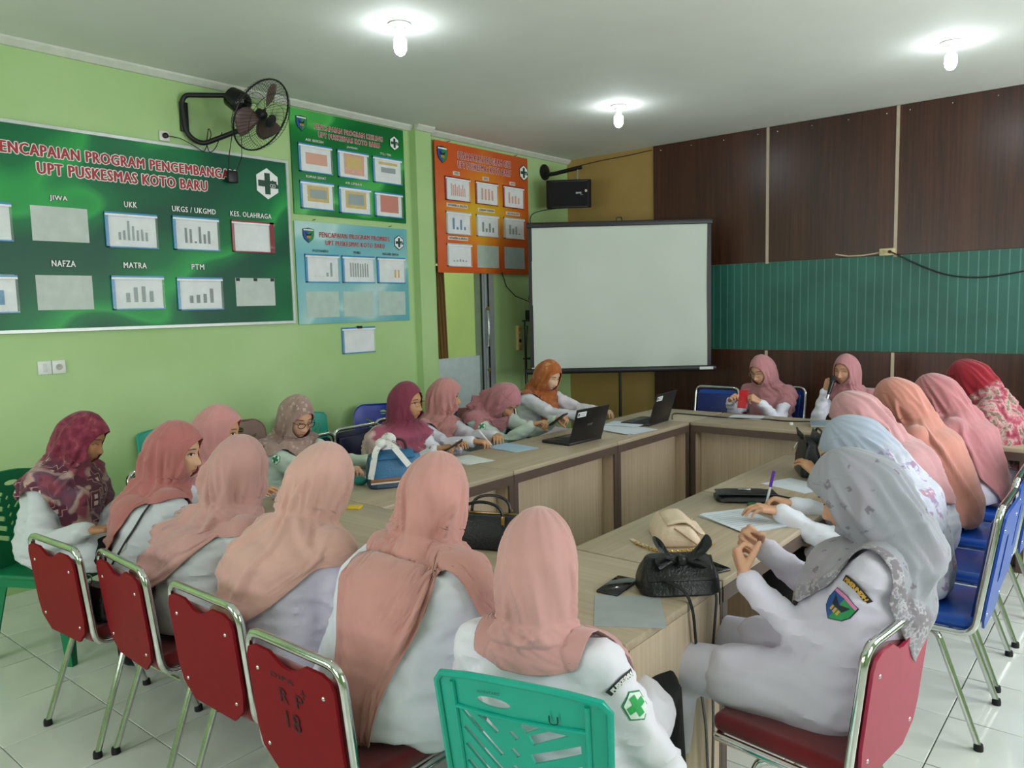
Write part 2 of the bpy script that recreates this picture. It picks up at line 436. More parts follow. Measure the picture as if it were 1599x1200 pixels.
# local +Y is the visitor side; left row looks to +x, right row to -x, back row to -y, near row to +y
desk((-3.0, 2.795, 0), -PI/2, .95, 'desk in the left row carrying the blue handbag')
desk((-3.0, 3.81, 0), -PI/2, 1.08, 'desk in the middle of the left row, under several writing hands')
desk((-3.0, 4.86, 0), -PI/2, 1.02, 'desk at the far end of the left row carrying both black laptops')
desk((-2.10, 5.675, 0), PI, 1.20, 'desk in the back row in front of the woman with a red phone')
desk((-3.005, 5.675, 0), PI, .59, 'short corner desk joining the left row to the back row')
desk((-1.02, 5.675, 0), PI, .94, 'desk at the right end of the back row beside the woman with the microphone')
desk((-1.35, 2.865, 0), PI/2, 1.08, 'desk in the right row carrying the cream handbag and loose papers')
desk((-1.35, 3.96, 0), PI/2, 1.09, 'desk in the right row carrying the upright black tote bag')
desk((-1.30, 4.93, 0), PI/2, .80, 'last desk of the right row, mostly hidden beyond the tote bag')
desk((-1.62, 2.02, 0), 0, 1.14, 'desk nearest the camera with a phone and a grey paper on its right end')
desk((-2.77, 2.02, 0), 0, 1.14, 'near-left desk hidden behind the women with peach headscarves')

# ------------------------------------------------------------------ posters on the left wall
RED = plain('#a81c26', .45); WTXT = plain('#eceee8', .5); CLEAR = None
def gloss_print(name, stops, sc=(1, 1, 1), nscale=1.2):
    k = NT(name, .28, 0, .5); v = k.coord('Object', sc)
    k.base(k.ramp(k.noise(v, nscale, 2, .4), stops)); return k.m
def swoosh_print(name, base, glow, deep, x0):
    """printed backdrop with broad diagonal light bands"""
    k = NT(name, .38, 0, .3); s_ = k.sep(k.coord()); v = k.coord('Object', (.1, 1, 1.4))
    d = k.math('ADD', k.math('MULTIPLY', s_[1], .55), k.math('MULTIPLY', s_[2], -1.0))
    wv = k.n('ShaderNodeTexNoise'); wv.inputs['Scale'].default_value = 1.3; wv.inputs['Detail'].default_value = 1; k.l(v, wv.inputs['Vector'])
    f = k.math('FRACT', k.math('ADD', k.math('MULTIPLY', d, .9), k.math('MULTIPLY', wv.outputs[0], 1.3)))
    k.base(k.ramp(f, [(0, deep), (.35, base), (.52, glow), (.58, base), (.8, deep), (1, deep)])); return k.m
BOXBLUE = plain('#2f86b8', .3); BOXRED = plain('#8e2530', .35); SLEEVE = None
def sleeve():
    k = NT('clear_sleeve', .08, 0, .6); k.base('#ffffff'); k.b.inputs['Transmission Weight'].default_value = 0
    k.b.inputs['Alpha'].default_value = .13; k.bump(k.noise(k.coord(), 12, 3), .5, .02); return k.m
SLEEVE = sleeve()
BAR = {'g': plain('#8a9a98', .6), 'b': plain('#3f84ad', .6), 'o': plain('#d99b7d', .6), 'y': plain('#cfae4a', .6), 'r': plain('#c96a50', .6), 'k': plain('#6e7f7a', .6)}
def pocket(parent, y0, y1, z0, z1, frame, bars, x, tilt=0):
    """a plastic document sleeve: frame, sheet, printed bars"""
    cy, cz = (y0+y1)/2, (z0+z1)/2; W_, H_ = y1-y0, z1-z0; rnd = random.Random(int(cy*1000+cz*77))
    c = (x, cy, cz)
    p = M(); f = .014
    p.box((x+.006, y0+f*.7, cz), (.010, f*1.4, H_)); p.box((x+.006, cy, z0+f*.3), (.010, W_, f*.6)); p.box((x+.007, cy, z1-.010), (.012, W_, .02))
    po = obj('document_sleeve', p, frame, parent)
    obj('paper_sheet', quad(c, W_-.02, H_-.014, LW, .002, .002), PAPER, po)
    obj('clip_rail', M().box((x+.014, cy, z1-.018), (.003, W_, .012)), PWHITE, po)
    if bars:
        kind, hs = bars; n = len(hs)
        b = M(); m_ = BAR[kind]
        if kind == 'T':
            pass
        bw = (W_*.6)/n
        for i, hh in enumerate(hs):
            b.box((x+.006, y0+W_*.22+bw*(i+.5), z0+H_*.22+hh*H_*.55/2), (.001, bw*.5, hh*H_*.55))
        obj('printed_chart', b, m_, po, smooth=False)
    g = M(); N = 6
    rows = [[V((x+.012+.006*math.sin(i*1.3+rnd.random()*2)*(j/N), y0+W_*i/N, z0+.004+(H_-.03)*(1-j/N))) for i in range(N+1)] for j in range(N+1)]
    g.v = [p_ for r_ in rows for p_ in r_]; g.f = [(j*(N+1)+i, j*(N+1)+i+1, (j+1)*(N+1)+i+1, (j+1)*(N+1)+i) for j in range(N) for i in range(N)]
    obj('clear_film', g, SLEEVE, po)
    return po
def table_sheet(po, y0, y1, z0, z1, cols, x):
    for (m_, a, b_) in cols:
        obj('printed_table', M().box((x+.0055, (y0+y1)/2, z0+(z1-z0)*(a+b_)/2), (.001, (y1-y0)*.66, (z1-z0)*(b_-a))), BAR[m_], po, smooth=False)
def hexlogo(parent, y, z, r, x, fg, bg=None):
    bg = bg or PWHITE; c = (x, y, z)
    def hx(q): return [(q*.92*math.cos(PI/2+i*PI/3), q*math.sin(PI/2+i*PI/3)) for i in range(6)]
    o = obj('cross_emblem', poly(c, hx(r), LW, .0045), bg, parent, smooth=False)
    if r < .08: obj('emblem_rim', poly(c, hx(r*1.12), LW, .0035), fg, o, smooth=False)
    a = r*.2; L_ = r*.68
    mb = poly(c, [(-a, -L_), (a, -L_), (a, -a), (L_, -a), (L_, a), (a, a), (a, L_), (-a, L_), (-a, a), (-L_, a), (-L_, -a), (-a, -a)], LW, .006)
    mb.join(poly(c, [(a*.6, -a*.2), (L_*.55, a*1.35), (L_*1.15, -a*.2), (L_*1.15, -a*1.3), (a*.6, -a*1.3)], LW, .0075))
    obj('emblem_cross', mb, fg, o, smooth=False)
    rg = M(); mm = basis(c, *LW)
    for s in (-1, 1):
        rg.tube([mm @ V((L_*.55+s*r*.09+r*.1*math.cos(t), -a*.55+r*.1*math.sin(t), .0095)) for t in [2*PI*i/12 for i in range(13)]], r*.018, 4)
    obj('emblem_rings', rg, bg, o)
SBLUE = plain('#1f4f93', .5); SGREEN = plain('#1f8a4c', .5); GOLD = plain('#c79a3b', .5)
def shield_pts(w_, h_): return [(-w_/2, h_*.42), (0, h_*.5), (w_/2, h_*.42), (w_/2, 0), (w_*.38, -h_*.25), (0, -h_/2), (-w_*.38, -h_*.25), (-w_/2, 0)]
def shield(parent, y, z, w_, h_, x):
    c = (x, y, z); P = shield_pts(w_, h_)
    o = obj('shield_emblem', poly(c, [(p[0]*1.08, p[1]*1.08) for p in P], LW, .0040), BLACK, parent, smooth=False)
    L_ = [p for p in P if p[0] <= 0.0001]; R_ = [p for p in P if p[0] >= -0.0001]
    obj('shield_half', poly(c, [P[1], P[0], P[7], P[6], P[5]], LW, .0055), SBLUE, o, smooth=False)
    obj('shield_half', poly(c, [P[1], P[5], P[4], P[3], P[2]], LW, .0055), SGREEN, o, smooth=False)
    obj('shield_house', poly(c, [(-w_*.33, h_*.24), (-w_*.1, h_*.08), (w_*.1, h_*.08), (w_*.33, h_*.24), (w_*.2, -h_*.02), (-w_*.2, -h_*.02)], LW, .007), BLACK, o, smooth=False)
    g = M()
    for s in (-1, 0, 1): g.join(poly(c, [(s*w_*.13-w_*.05, -h_*.2), (s*w_*.13+w_*.05, -h_*.2), (s*w_*.13+w_*.05, -h_*.03), (s*w_*.13-w_*.05, -h_*.03)], LW, .008))
    obj('shield_pillars', g, GOLD, o, smooth=False)
    obj('shield_banner', poly(c, [(-w_*.46, h_*.34), (w_*.46, h_*.34), (w_*.46, h_*.43), (-w_*.46, h_*.43)], LW, .007), PWHITE, o, smooth=False)

# 1. the big green board
bx = XW+.022
brd = empty('notice_board', (XW, 2.45, 1.57), 0, 'large dark green framed board with red title and program charts, left of the wall fan', 'notice board')
obj('backing', M().box((XW+.011, 2.45, 2.182), (.020, 2.40, 1.21)), swoosh_print('green_print', '#0a7440', '#2ba24c', '#075238', 0), brd)
f = M()
for zz in (1.572, 2.795): f.box((XW+.016, 2.45, zz), (.030, 2.44, .022))
for yy in (1.24, 3.66): f.box((XW+.016, yy, 2.183), (.030, .022, 1.21))
obj('board_frame', f, plain('#c6ccc6', .35, .3), brd, bevel=.002)
text('PENCAPAIAN PROGRAM PENGEMBANGAN', 1.545, .066, (bx, 2.448, 2.647), LW, RED, brd, 'title_lettering', bold=.035, outline=.045, omat=WTXT)
text('UPT PUSKESMAS KOTO BARU', 1.085, .068, (bx, 2.448, 2.545), LW, RED, brd, 'title_lettering', bold=.035, outline=.045, omat=WTXT)
for s_, yc, zc, w_ in (('JIWA', 2.01, 2.372, .10), ('UKK', 2.445, 2.372, .082), ('UKGS / UKGMD', 2.885, 2.371, .32), ('KES. OLAHRAGA', 3.33, 2.371, .34), ('NAFZA', 2.01, 1.98, .135), ('MATRA', 2.448, 1.98, .15), ('PTM', 2.885, 1.98, .092)):
    text(s_, w_, .037, (bx, yc, zc), LW, WTXT, brd, 'label_lettering', outline=.035, omat=plain('#10352a', .5))
BLANK = plain('#c3ccc4', .55)
for a, b, c_, d in ((1.848, 2.172, 2.113, 2.322), (1.846, 2.17, 1.697, 1.908), (3.17, 3.498, 1.702, 1.908), (1.41, 1.735, 1.697, 1.908)):
    o = obj('blank_field', quad((bx, (a+b)/2, (c_+d)/2), b-a, d-c_, LW, .002), BLANK, brd, smooth=False)
    if a > 3:
        for q in (.06, .5, .94): obj('tape_piece', M().box((bx+.004, a+(b-a)*q, d-.012), (.002, .03, .022)), BLACK, o)
for a, b, c_, d, fm, bars in ((2.272, 2.612, 2.091, 2.318, BOXBLUE, ('g', [.4, .5, 1, .75, .55, .6, .45])), (2.72, 3.06, 2.093, 2.324, BOXBLUE, ('k', [.8, .75, .1, .9, .5, .7])), (3.16, 3.512, 2.096, 2.325, BOXRED, None),
        (2.285, 2.63, 1.69, 1.912, BOXBLUE, ('g', [.5, .8, .85, .6])), (2.722, 3.062, 1.68, 1.907, BOXBLUE, ('k', [.4, .45, .5, .8])), (1.405, 1.745, 2.10, 2.324, BOXBLUE, ('g', [.6, .4, .8])), (1.402, 1.746, 1.683, 1.905, BOXBLUE, ('b', [.6, .9, .5, .7]))):
    po = pocket(brd, a, b, c_, d, fm, bars, bx)
    if fm is BOXRED: obj('folder_edge', M().box((bx+.012, b-.02, (c_+d)/2), (.008, .035, d-c_)).box((bx+.012, (a+b)/2, d-.006), (.008, b-a, .012)), BOXRED, po)
hexlogo(brd, 3.48, 2.613, .115, bx, plain('#14452f', .5))

# 2. the bright green poster
def poster(name, y0, y1, z0, z1, mat, label):
    e = empty(name, (XW, (y0+y1)/2, z0), 0, label, 'poster')
    obj('backing', M().rbox((XW+.008, (y0+y1)/2, (z0+z1)/2), (.014, y1-y0, z1-z0), .003), mat, e)
    nn = M()
    for yy in (y0+.18, y1-.2): nn.tube([(XW+.004, yy, z1+.012), (XW+.03, yy+.01, z1+.018)], .003, 6)
    obj('nail', nn, DARK, e); return e
px_ = XW+.0155
kg = swoosh_print('kesling_print', '#1c8a3a', '#55b85a', '#0b6a32', 0)
po1 = poster('wall_poster', 3.718, 4.895, 2.412, 3.222, kg, 'bright green poster with six sleeves hanging above the pale blue poster')
tt = (3.5-.03)
text('PENCAPAIAN PROGRAM KESLING', .71, .040, (px_, 4.295, 3.108), LW, RED, po1, 'title_lettering', bold=.02, outline=.03, omat=WTXT)
text('UPT PUSKESMAS KOTO BARU', .635, .040, (px_, 4.295, 3.050), LW, RED, po1, 'title_lettering', bold=.02, outline=.03, omat=WTXT)
shield(po1, 3.818, 3.112, .095, .11, px_); hexlogo(po1, 4.782, 3.095, .058, px_, plain('#14452f', .5))
for s_, yc, zc, w_ in (('AIR BERSIH', 3.935, 2.994, .17), ('JAMBAN', 4.31, 2.99, .11), ('TTU / TPM', 4.675, 2.985, .12), ('RUMAH SEHAT', 3.935, 2.71, .19), ('AIR LIMBAH', 4.31, 2.70, .17)):
    text(s_, w_, .02, (px_, yc, zc), LW, plain('#e2ead9', .5), po1, 'label_lettering', outline=.03, omat=plain('#10452a', .5))
for (a, b, c_, d), cols in (((3.775, 4.097, 2.742, 2.962), [('o', .3, .7)]), ((4.152, 4.477, 2.738, 2.96), [('o', .15, .9), ('y', .38, .8)]), ((4.525, 4.855, 2.737, 2.958), [('y', .72, .82), ('g', .42, .62)]),
        ((3.775, 4.098, 2.457, 2.675), [('y', .28, .85), ('g', .4, .72)]), ((4.15, 4.487, 2.45, 2.668), [('y', .22, .85), ('g', .35, .75)]), ((4.528, 4.85, 2.45, 2.66), [('r', .2, .88)])):
    po = pocket(po1, a, b, c_, d, BOXBLUE, None, px_)
    for i, cc in enumerate(cols):
        m_, q0, q1 = cc; wd = (b-a)*(.64 if i == 0 else .5)
        obj('printed_table', M().box((px_+.0055+i*.001, (a+b)/2+.01, c_+(d-c_)*(q0+q1)/2), (.001, wd, (d-c_)*(q1-q0))), BAR[m_], po, smooth=False)

# 3. the pale blue poster
po2 = poster('wall_poster', 3.71, 4.895, 1.55, 2.36, swoosh_print('promkes_print', '#8fc4c4', '#b9dbd6', '#6fb3bd', 0), 'pale blue poster with three chart sleeves above three blank fields')
text('PENCAPAIAN PROGRAM PROMKES', .74, .040, (px_, 4.31, 2.262), LW, RED, po2, 'title_lettering', bold=.022, outline=.02, omat=WTXT)
text('UPT PUSKESMAS KOTO BARU', .625, .040, (px_, 4.31, 2.200), LW, RED, po2, 'title_lettering', bold=.022, outline=.02, omat=WTXT)
shield(po2, 3.833, 2.25, .10, .11, px_); hexlogo(po2, 4.793, 2.238, .058, px_, plain('#1f4038', .5))
for s_, yc, w_ in (('POSYANDU', 3.943, .15), ('PHBS', 4.318, .07), ('NAGARI SIAGA', 4.69, .185)):
    text(s_, w_, .021, (px_, yc, 2.133), LW, plain('#1f4f4c', .5), po2, 'label_lettering')
for (a, b), bars in (((3.788, 4.12), ('g', [.0, .0, .0, .25, .9])), ((4.152, 4.497), ('g', [.95, .95, .92, .95, .9, .9, .95, .88])), ((4.528, 4.853), ('y', [.0, .0, .0, .55, .55]))):
    bars = (bars[0], [max(h, .01) for h in bars[1]])
    pocket(po2, a, b, 1.88, 2.105, BOXBLUE, bars, px_)
for a, b in ((3.783, 4.106), (4.153, 4.476), (4.532, 4.845)):
    obj('blank_field', quad((px_, (a+b)/2, 1.705), b-a, .208, LW, .002), plain('#b5c9bd', .5), po2, smooth=False)
ps = empty('paper_sleeve', (XW+.002, 4.305, 1.285), 0, 'small clear paper sleeve clipped to the wall under the pale blue poster', 'paper')
pp_ = pocket(ps, 4.128, 4.485, 1.29, 1.51, BOXBLUE, None, XW+.002)
obj('binder_clip', M().box((XW+.018, 4.31, 1.508), (.02, .045, .022)), BLACK, ps)

# 4. the orange poster
def orange():
    k = NT('orange_print', .3, 0, .5); s_ = k.sep(k.coord()); v = k.coord('Object', (.1, 1, 1))
    r_ = k.math('ABSOLUTE', k.math('ADD', s_[1], .02)); q_ = k.math('ABSOLUTE', k.math('ADD', s_[2], -.60))
    d = k.math('ADD', k.math('ADD', k.math('MULTIPLY', r_, 1.0), k.math('MULTIPLY', q_, 1.1)), k.math('MULTIPLY', k.noise(v, 2.2, 2), .35))
    k.base(k.ramp(d, [(.28, '#d8ae2a'), (.62, '#dc8426'), (.95, '#d05a22')])); return k.m
XP = XW+.09   # stands proud, level with the pilaster
po3 = empty('wall_poster', (XW, 5.94, 1.985), 0, 'orange poster with charts hanging over the top of the doorway', 'poster')
OM = orange()
obj('backing', M().rbox((XP-.055, 5.945, 2.59), (.012, 1.38, 1.21), .003), OM, po3)
obj('nail', M().tube([(XW+.004, 5.45, 3.20), (XW+.05, 5.46, 3.21)], .003, 6).tube([(XW+.004, 6.45, 3.20), (XW+.05, 6.46, 3.21)], .003, 6), DARK, po3)
x3 = XP-.048
text('PENCAPAIAN PROGRAM GIZI', .78, .062, (x3, 5.955, 3.095), LW, RED, po3, 'title_lettering', bold=.022, outline=.03, omat=WTXT)
text('UPT PUSKESMAS KOTO BARU', .79, .062, (x3, 5.955, 3.008), LW, RED, po3, 'title_lettering', bold=.022, outline=.03, omat=WTXT)
shield(po3, 5.35, 3.07, .125, .145, x3); hexlogo(po3, 6.56, 3.04, .075, x3, plain('#14452f', .5))
for r_, (z0, z1) in enumerate(((2.66, 2.882), (2.347, 2.562), (2.043, 2.262))):
    for c_, (a, b) in enumerate(((5.372, 5.716), (5.795, 6.132), (6.213, 6.55))):
        if r_ == 2 and c_ > 0:
            obj('blank_field', quad((x3, (a+b)/2, (z0+z1)/2), b-a-.01, z1-z0, LW, .002), plain('#aab9ad' if c_ == 1 else '#9db0ab', .5), po3, smooth=False); continue
        bars = [('o', [.9, .8, .9, .7, .85, .6, .9, .65]), ('o', [.9, .85, .9, .8]), ('o', [.9, .6, .65, .5])][c_] if r_ == 0 else ([('b', [.9, .2, .8, .25]), ('k', [.8, .3, .75, .4]), ('g', [.8, .5, .7, .1])][c_] if r_ == 1 else ('g', [.1, .12, .2, .15, .1]))
        pocket(po3, a, b, z0, z1, BOXRED if r_ == 0 else plain('#b7bdb6', .4), bars, x3)
for s_, yc, zc, w_ in (('2021', 5.535, 2.92, .06), ('2022', 5.955, 2.915, .06), ('2023', 6.37, 2.91, .06), ('VITAMIN A BALITA', 5.535, 2.618, .26), ('GARAM YODIUM', 5.955, 2.607, .22), ('ASI EKSLUSIF', 6.37, 2.605, .19), ('VITAMIN A BUFAS', 5.535, 2.311, .25)):
    o = obj('label_plate', quad((x3, yc, zc), w_+.03, .035, LW, .002), plain('#e3dccb', .5), po3, smooth=False)
    text(s_, w_, .021, (x3+.001, yc, zc), LW, plain('#5c3a26', .5), o, 'label_lettering')

# ------------------------------------------------------------------ people
SKIN = {}
def skin(col):
    if col in SKIN: return SKIN[col]
    k = NT('skin', .5, 0, .4); c = lin(col)
    k.base(k.ramp(k.noise(k.coord(), 20, 3), [(.3, tuple(x*.92 for x in c[:3])+(1,)), (.7, c)]))
    k.b.inputs['Subsurface Weight'].default_value = .08; k.b.inputs['Subsurface Radius'].default_value = (.01, .004, .002)
    k.bump(k.noise(k.coord(), 260, 2), .05); SKIN[col] = k.m; return k.m
def remesh(mb, voxel, smooth=2, dec=None):
    me = mb.mesh('tmp', None, False); o = bpy.data.objects.new('tmp', me); C.objects.link(o)
    r = o.modifiers.new('r', 'REMESH'); r.mode = 'VOXEL'; r.voxel_size = voxel
    if smooth:
        s = o.modifiers.new('s', 'SMOOTH'); s.iterations = smooth; s.factor = .5
    if dec:
        d = o.modifiers.new('d', 'DECIMATE'); d.ratio = dec
    dg = bpy.context.evaluated_depsgraph_get(); ev = o.evaluated_get(dg); m2 = ev.to_mesh()
    out = M(); out.v = [v.co.copy() for v in m2.vertices]; out.f = [tuple(p.vertices) for p in m2.polygons]
    ev.to_mesh_clear(); bpy.data.objects.remove(o); bpy.data.meshes.remove(me); return out
_hands = {}
def hand(pose, left):
    """right hand: wrist at the origin, fingers towards +Y, back of the hand up (+Z), thumb towards -X"""
    if (pose, left) in _hands: return _hands[(pose, left)]
    c = {'rest': (.35, .5, .35), 'flat': (.12, .18, .12), 'grip': (.95, 1.15, .7), 'pen': (.75, .85, .45), 'type': (.45, .65, .35)}[pose]
    h = M(); h.capsule((0, -.032, .001), (0, -.015, 0), .0240, .0235); h.capsule((0, -.02, 0), (0, .01, 0), .0235, .022)
    bx_ = [(-.030, .079, .002, .070, .0092), (-.010, .086, .004, .079, .0095), (.011, .082, .003, .073, .0090), (.030, .072, -.001, .058, .0080)]
    for i, (x, y, z, L_, r) in enumerate(bx_):
        h.capsule((x*.45, .012, -.002), (x, y, z), .017, .0125)
        a = -c[0]*(1+.06*i); p = V((x, y, z)); sp = (i-1.5)*.05
        for q, (fr, rr) in enumerate(((.44, 1), (.31, .9), (.25, .8))):
            d = V((math.sin(sp)*.6, math.cos(a), math.sin(a))); n_ = p+d*L_*fr
            h.capsule(p, n_, r*rr, r*rr*.9, 10); p = n_
            if q < 2: a -= c[q+1]
    tp = V((-.018, .022, -.006)); th = {'grip': (-.45, .62, -.65), 'pen': (-.35, .75, -.6)}.get(pose, (-.68, .68, -.28))
    d = V(th).normalized(); p1 = tp+d*.042; d2 = (d+V((.28, .35, -.25 if pose in ('grip', 'pen') else 0))).normalized(); p2 = p1+d2*.031
    d3 = (d2+V((.25, .2, -.1))).normalized(); p3 = p2+d3*.024
    h.capsule(tp, p1, .0155, .0118); h.capsule(p1, p2, .0112, .0100); h.capsule(p2, p3, .0098, .0082)
    r = remesh(h, .0042, 2)
    if left: r.v = [V((-p.x, p.y, p.z)) for p in r.v]; r.f = [f[::-1] for f in r.f]
    _hands[(pose, left)] = r; return r
def place_hand(pose, left, wrist, d, up, sc=.95):
    d = V(d).normalized(); up = V(up); up = (up-d*up.dot(d)).normalized(); x = d.cross(up)
    m = Matrix((x, d, up)).transposed().to_4x4(); h = hand(pose, left)
    r = M(); r.f = list(h.f); wr = V(wrist); r.v = [m.to_3x3() @ (p*sc) + wr for p in h.v]; return r
def g_(x, s): return math.exp(-x*x/(2*s*s))
def sst(a, b, x): t = max(0, min(1, (x-a)/(b-a))); return t*t*(3-2*t)
def h_sz(z): return math.sqrt(max(1-(z/.118)**2, 0)) if z > 0 else math.sqrt(max(1-(-z/.120)**3.6, 0))
def face_y(x, z):
    """front surface of the head in head space (y forward), for |x| < .07"""
    sz, jaw = h_sz(z), 1-.20*sst(-.02, -.11, z); xm = .076*sz*jaw
    t = 1-(x/max(xm, .004))**2
    y = .093*sz*math.sqrt(max(t, 0.0))**.9
    ax = abs(x)
    y += .0155*g_(x, .0075+.004*sst(-.01, -.04, z))*g_(z+.040, .013)+.008*g_(x, .006)*sst(.012, -.03, z)*sst(-.055, -.04, z)
    y += .006*g_(ax-.013, .005)*g_(z+.044, .006)
    y -= .010*g_(ax-.031, .014)*g_(z-.001, .010)
    y += .004*g_(ax-.030, .017)*g_(z-.021, .007)
    y += .0065*g_(x, .018)*(g_(z+.066, .0035)+1.1*g_(z+.0755, .0042))-.003*g_(x, .02)*g_(z+.0705, .0018)
    y += .007*g_(x, .017)*g_(z+.098, .012)-.003*g_(x, .02)*g_(z+.085, .005)
    y += .005*g_(ax-.042, .016)*g_(z+.035, .018)
    return y
def head_mesh():
    r = M(); nu, nv = 64, 50
    for j in range(nv+1):
        ph = PI*j/nv; 
        for i in range(nu):
            t = 2*PI*i/nu; t2 = t-.62*math.sin(t)     # denser in front (t=0 is the face)
            z = .118*math.cos(ph); s = max(math.sin(ph)*.3, h_sz(z)) if 0 < j < nv else 0
            jaw = 1-.20*sst(-.02, -.11, z)
            x = .076*s*math.sin(t2)*jaw
            if math.cos(t2) > 0:
                yy = .093*s*abs(math.cos(t2))**.9
                if abs(z) < .116 and j not in (0, nv): yy += (face_y(x, z)-.093*h_sz(z)*abs(math.cos(t2))**.9)*sst(0, .25, math.cos(t2))
            else: yy = .098*math.sin(ph)*math.cos(t2)*(1-.15*sst(-.02, -.11, z))
            r.v.append(V((x, yy, z)))
    for j in range(nv):
        for i in range(nu):
            i2 = (i+1) % nu; r.f.append((j*nu+i, (j+1)*nu+i, (j+1)*nu+i2, j*nu+i2))
    return r
HEAD = head_mesh()
HEADBVH = BVHTree.FromPolygons([tuple(p) for p in HEAD.v], HEAD.f)
def on_face(x, z, off):
    hit = HEADBVH.ray_cast(V((x, .3, z)), V((0, -1, 0)))
    return V((x, (hit[0].y if hit[0] else .06)+off, z))
def face_patch(outline, off):
    n = len(outline); cx = sum(p[0] for p in outline)/n; cz = sum(p[1] for p in outline)/n
    r = M(); r.v = [on_face(cx, cz, off+.0006)]+[on_face((cx+p[0])/2, (cz+p[1])/2, off+.0004) for p in outline]+[on_face(p[0], p[1], off) for p in outline]
    r.f = [(0, 1+i, 1+(i+1) % n) for i in range(n)]+[(1+i, 1+n+i, 1+n+(i+1) % n, 1+(i+1) % n) for i in range(n)]
    return r
EYEW = plain('#d9d2c6', .3); IRIS = plain('#1c110c', .2); LASH = plain('#1a120e', .7); BROW = plain('#5c4232', .8)
LIP = plain('#b4685e', .45); BUTTON = plain('#e6e3dc', .4)

WHITESHIRT = fabric('white_shirt', '#dfe0ea', .8, .1, .02); WARMSHIRT = fabric('warm_white_shirt', '#e2dee6', .8, .1, .02); GREENISH = fabric('pale_green_shirt', '#c3d2c4', .8, .1, .02)
LILAC = fabric('lilac_shirt', '#d6d0e0', .8, .1, .02); BLACKCLOTH = fabric('black_cloth', '#0c0c0e', .9, .05); GREYSHIRT = fabric('grey_white_shirt', '#c9cdcf', .8, .1, .02)
def lerp(a, b, t): return a+(b-a)*t
def spine_pt(pts, z):
    for (a, b) in zip(pts[:-1], pts[1:]):
        if a.z <= z <= b.z: return a.lerp(b, (z-a.z)/max(b.z-a.z, 1e-6))
    return pts[0].copy() if z < pts[0].z else pts[-1].copy()
def fillet(pts, r, n=5):
    pts = [V(p) for p in pts]; out = [pts[0]]
    for i in range(1, len(pts)-1):
        a, b, c = pts[i-1], pts[i], pts[i+1]; u, w_ = (a-b), (c-b); rr = min(r, u.length*.48, w_.length*.48)
        p0, p1 = b+u.normalized()*rr, b+w_.normalized()*rr
        for k in range(n+1):
            t = k/n; out.append(p0*(1-t)**2+b*2*t*(1-t)+p1*t*t)
    out.append(pts[-1]); return out
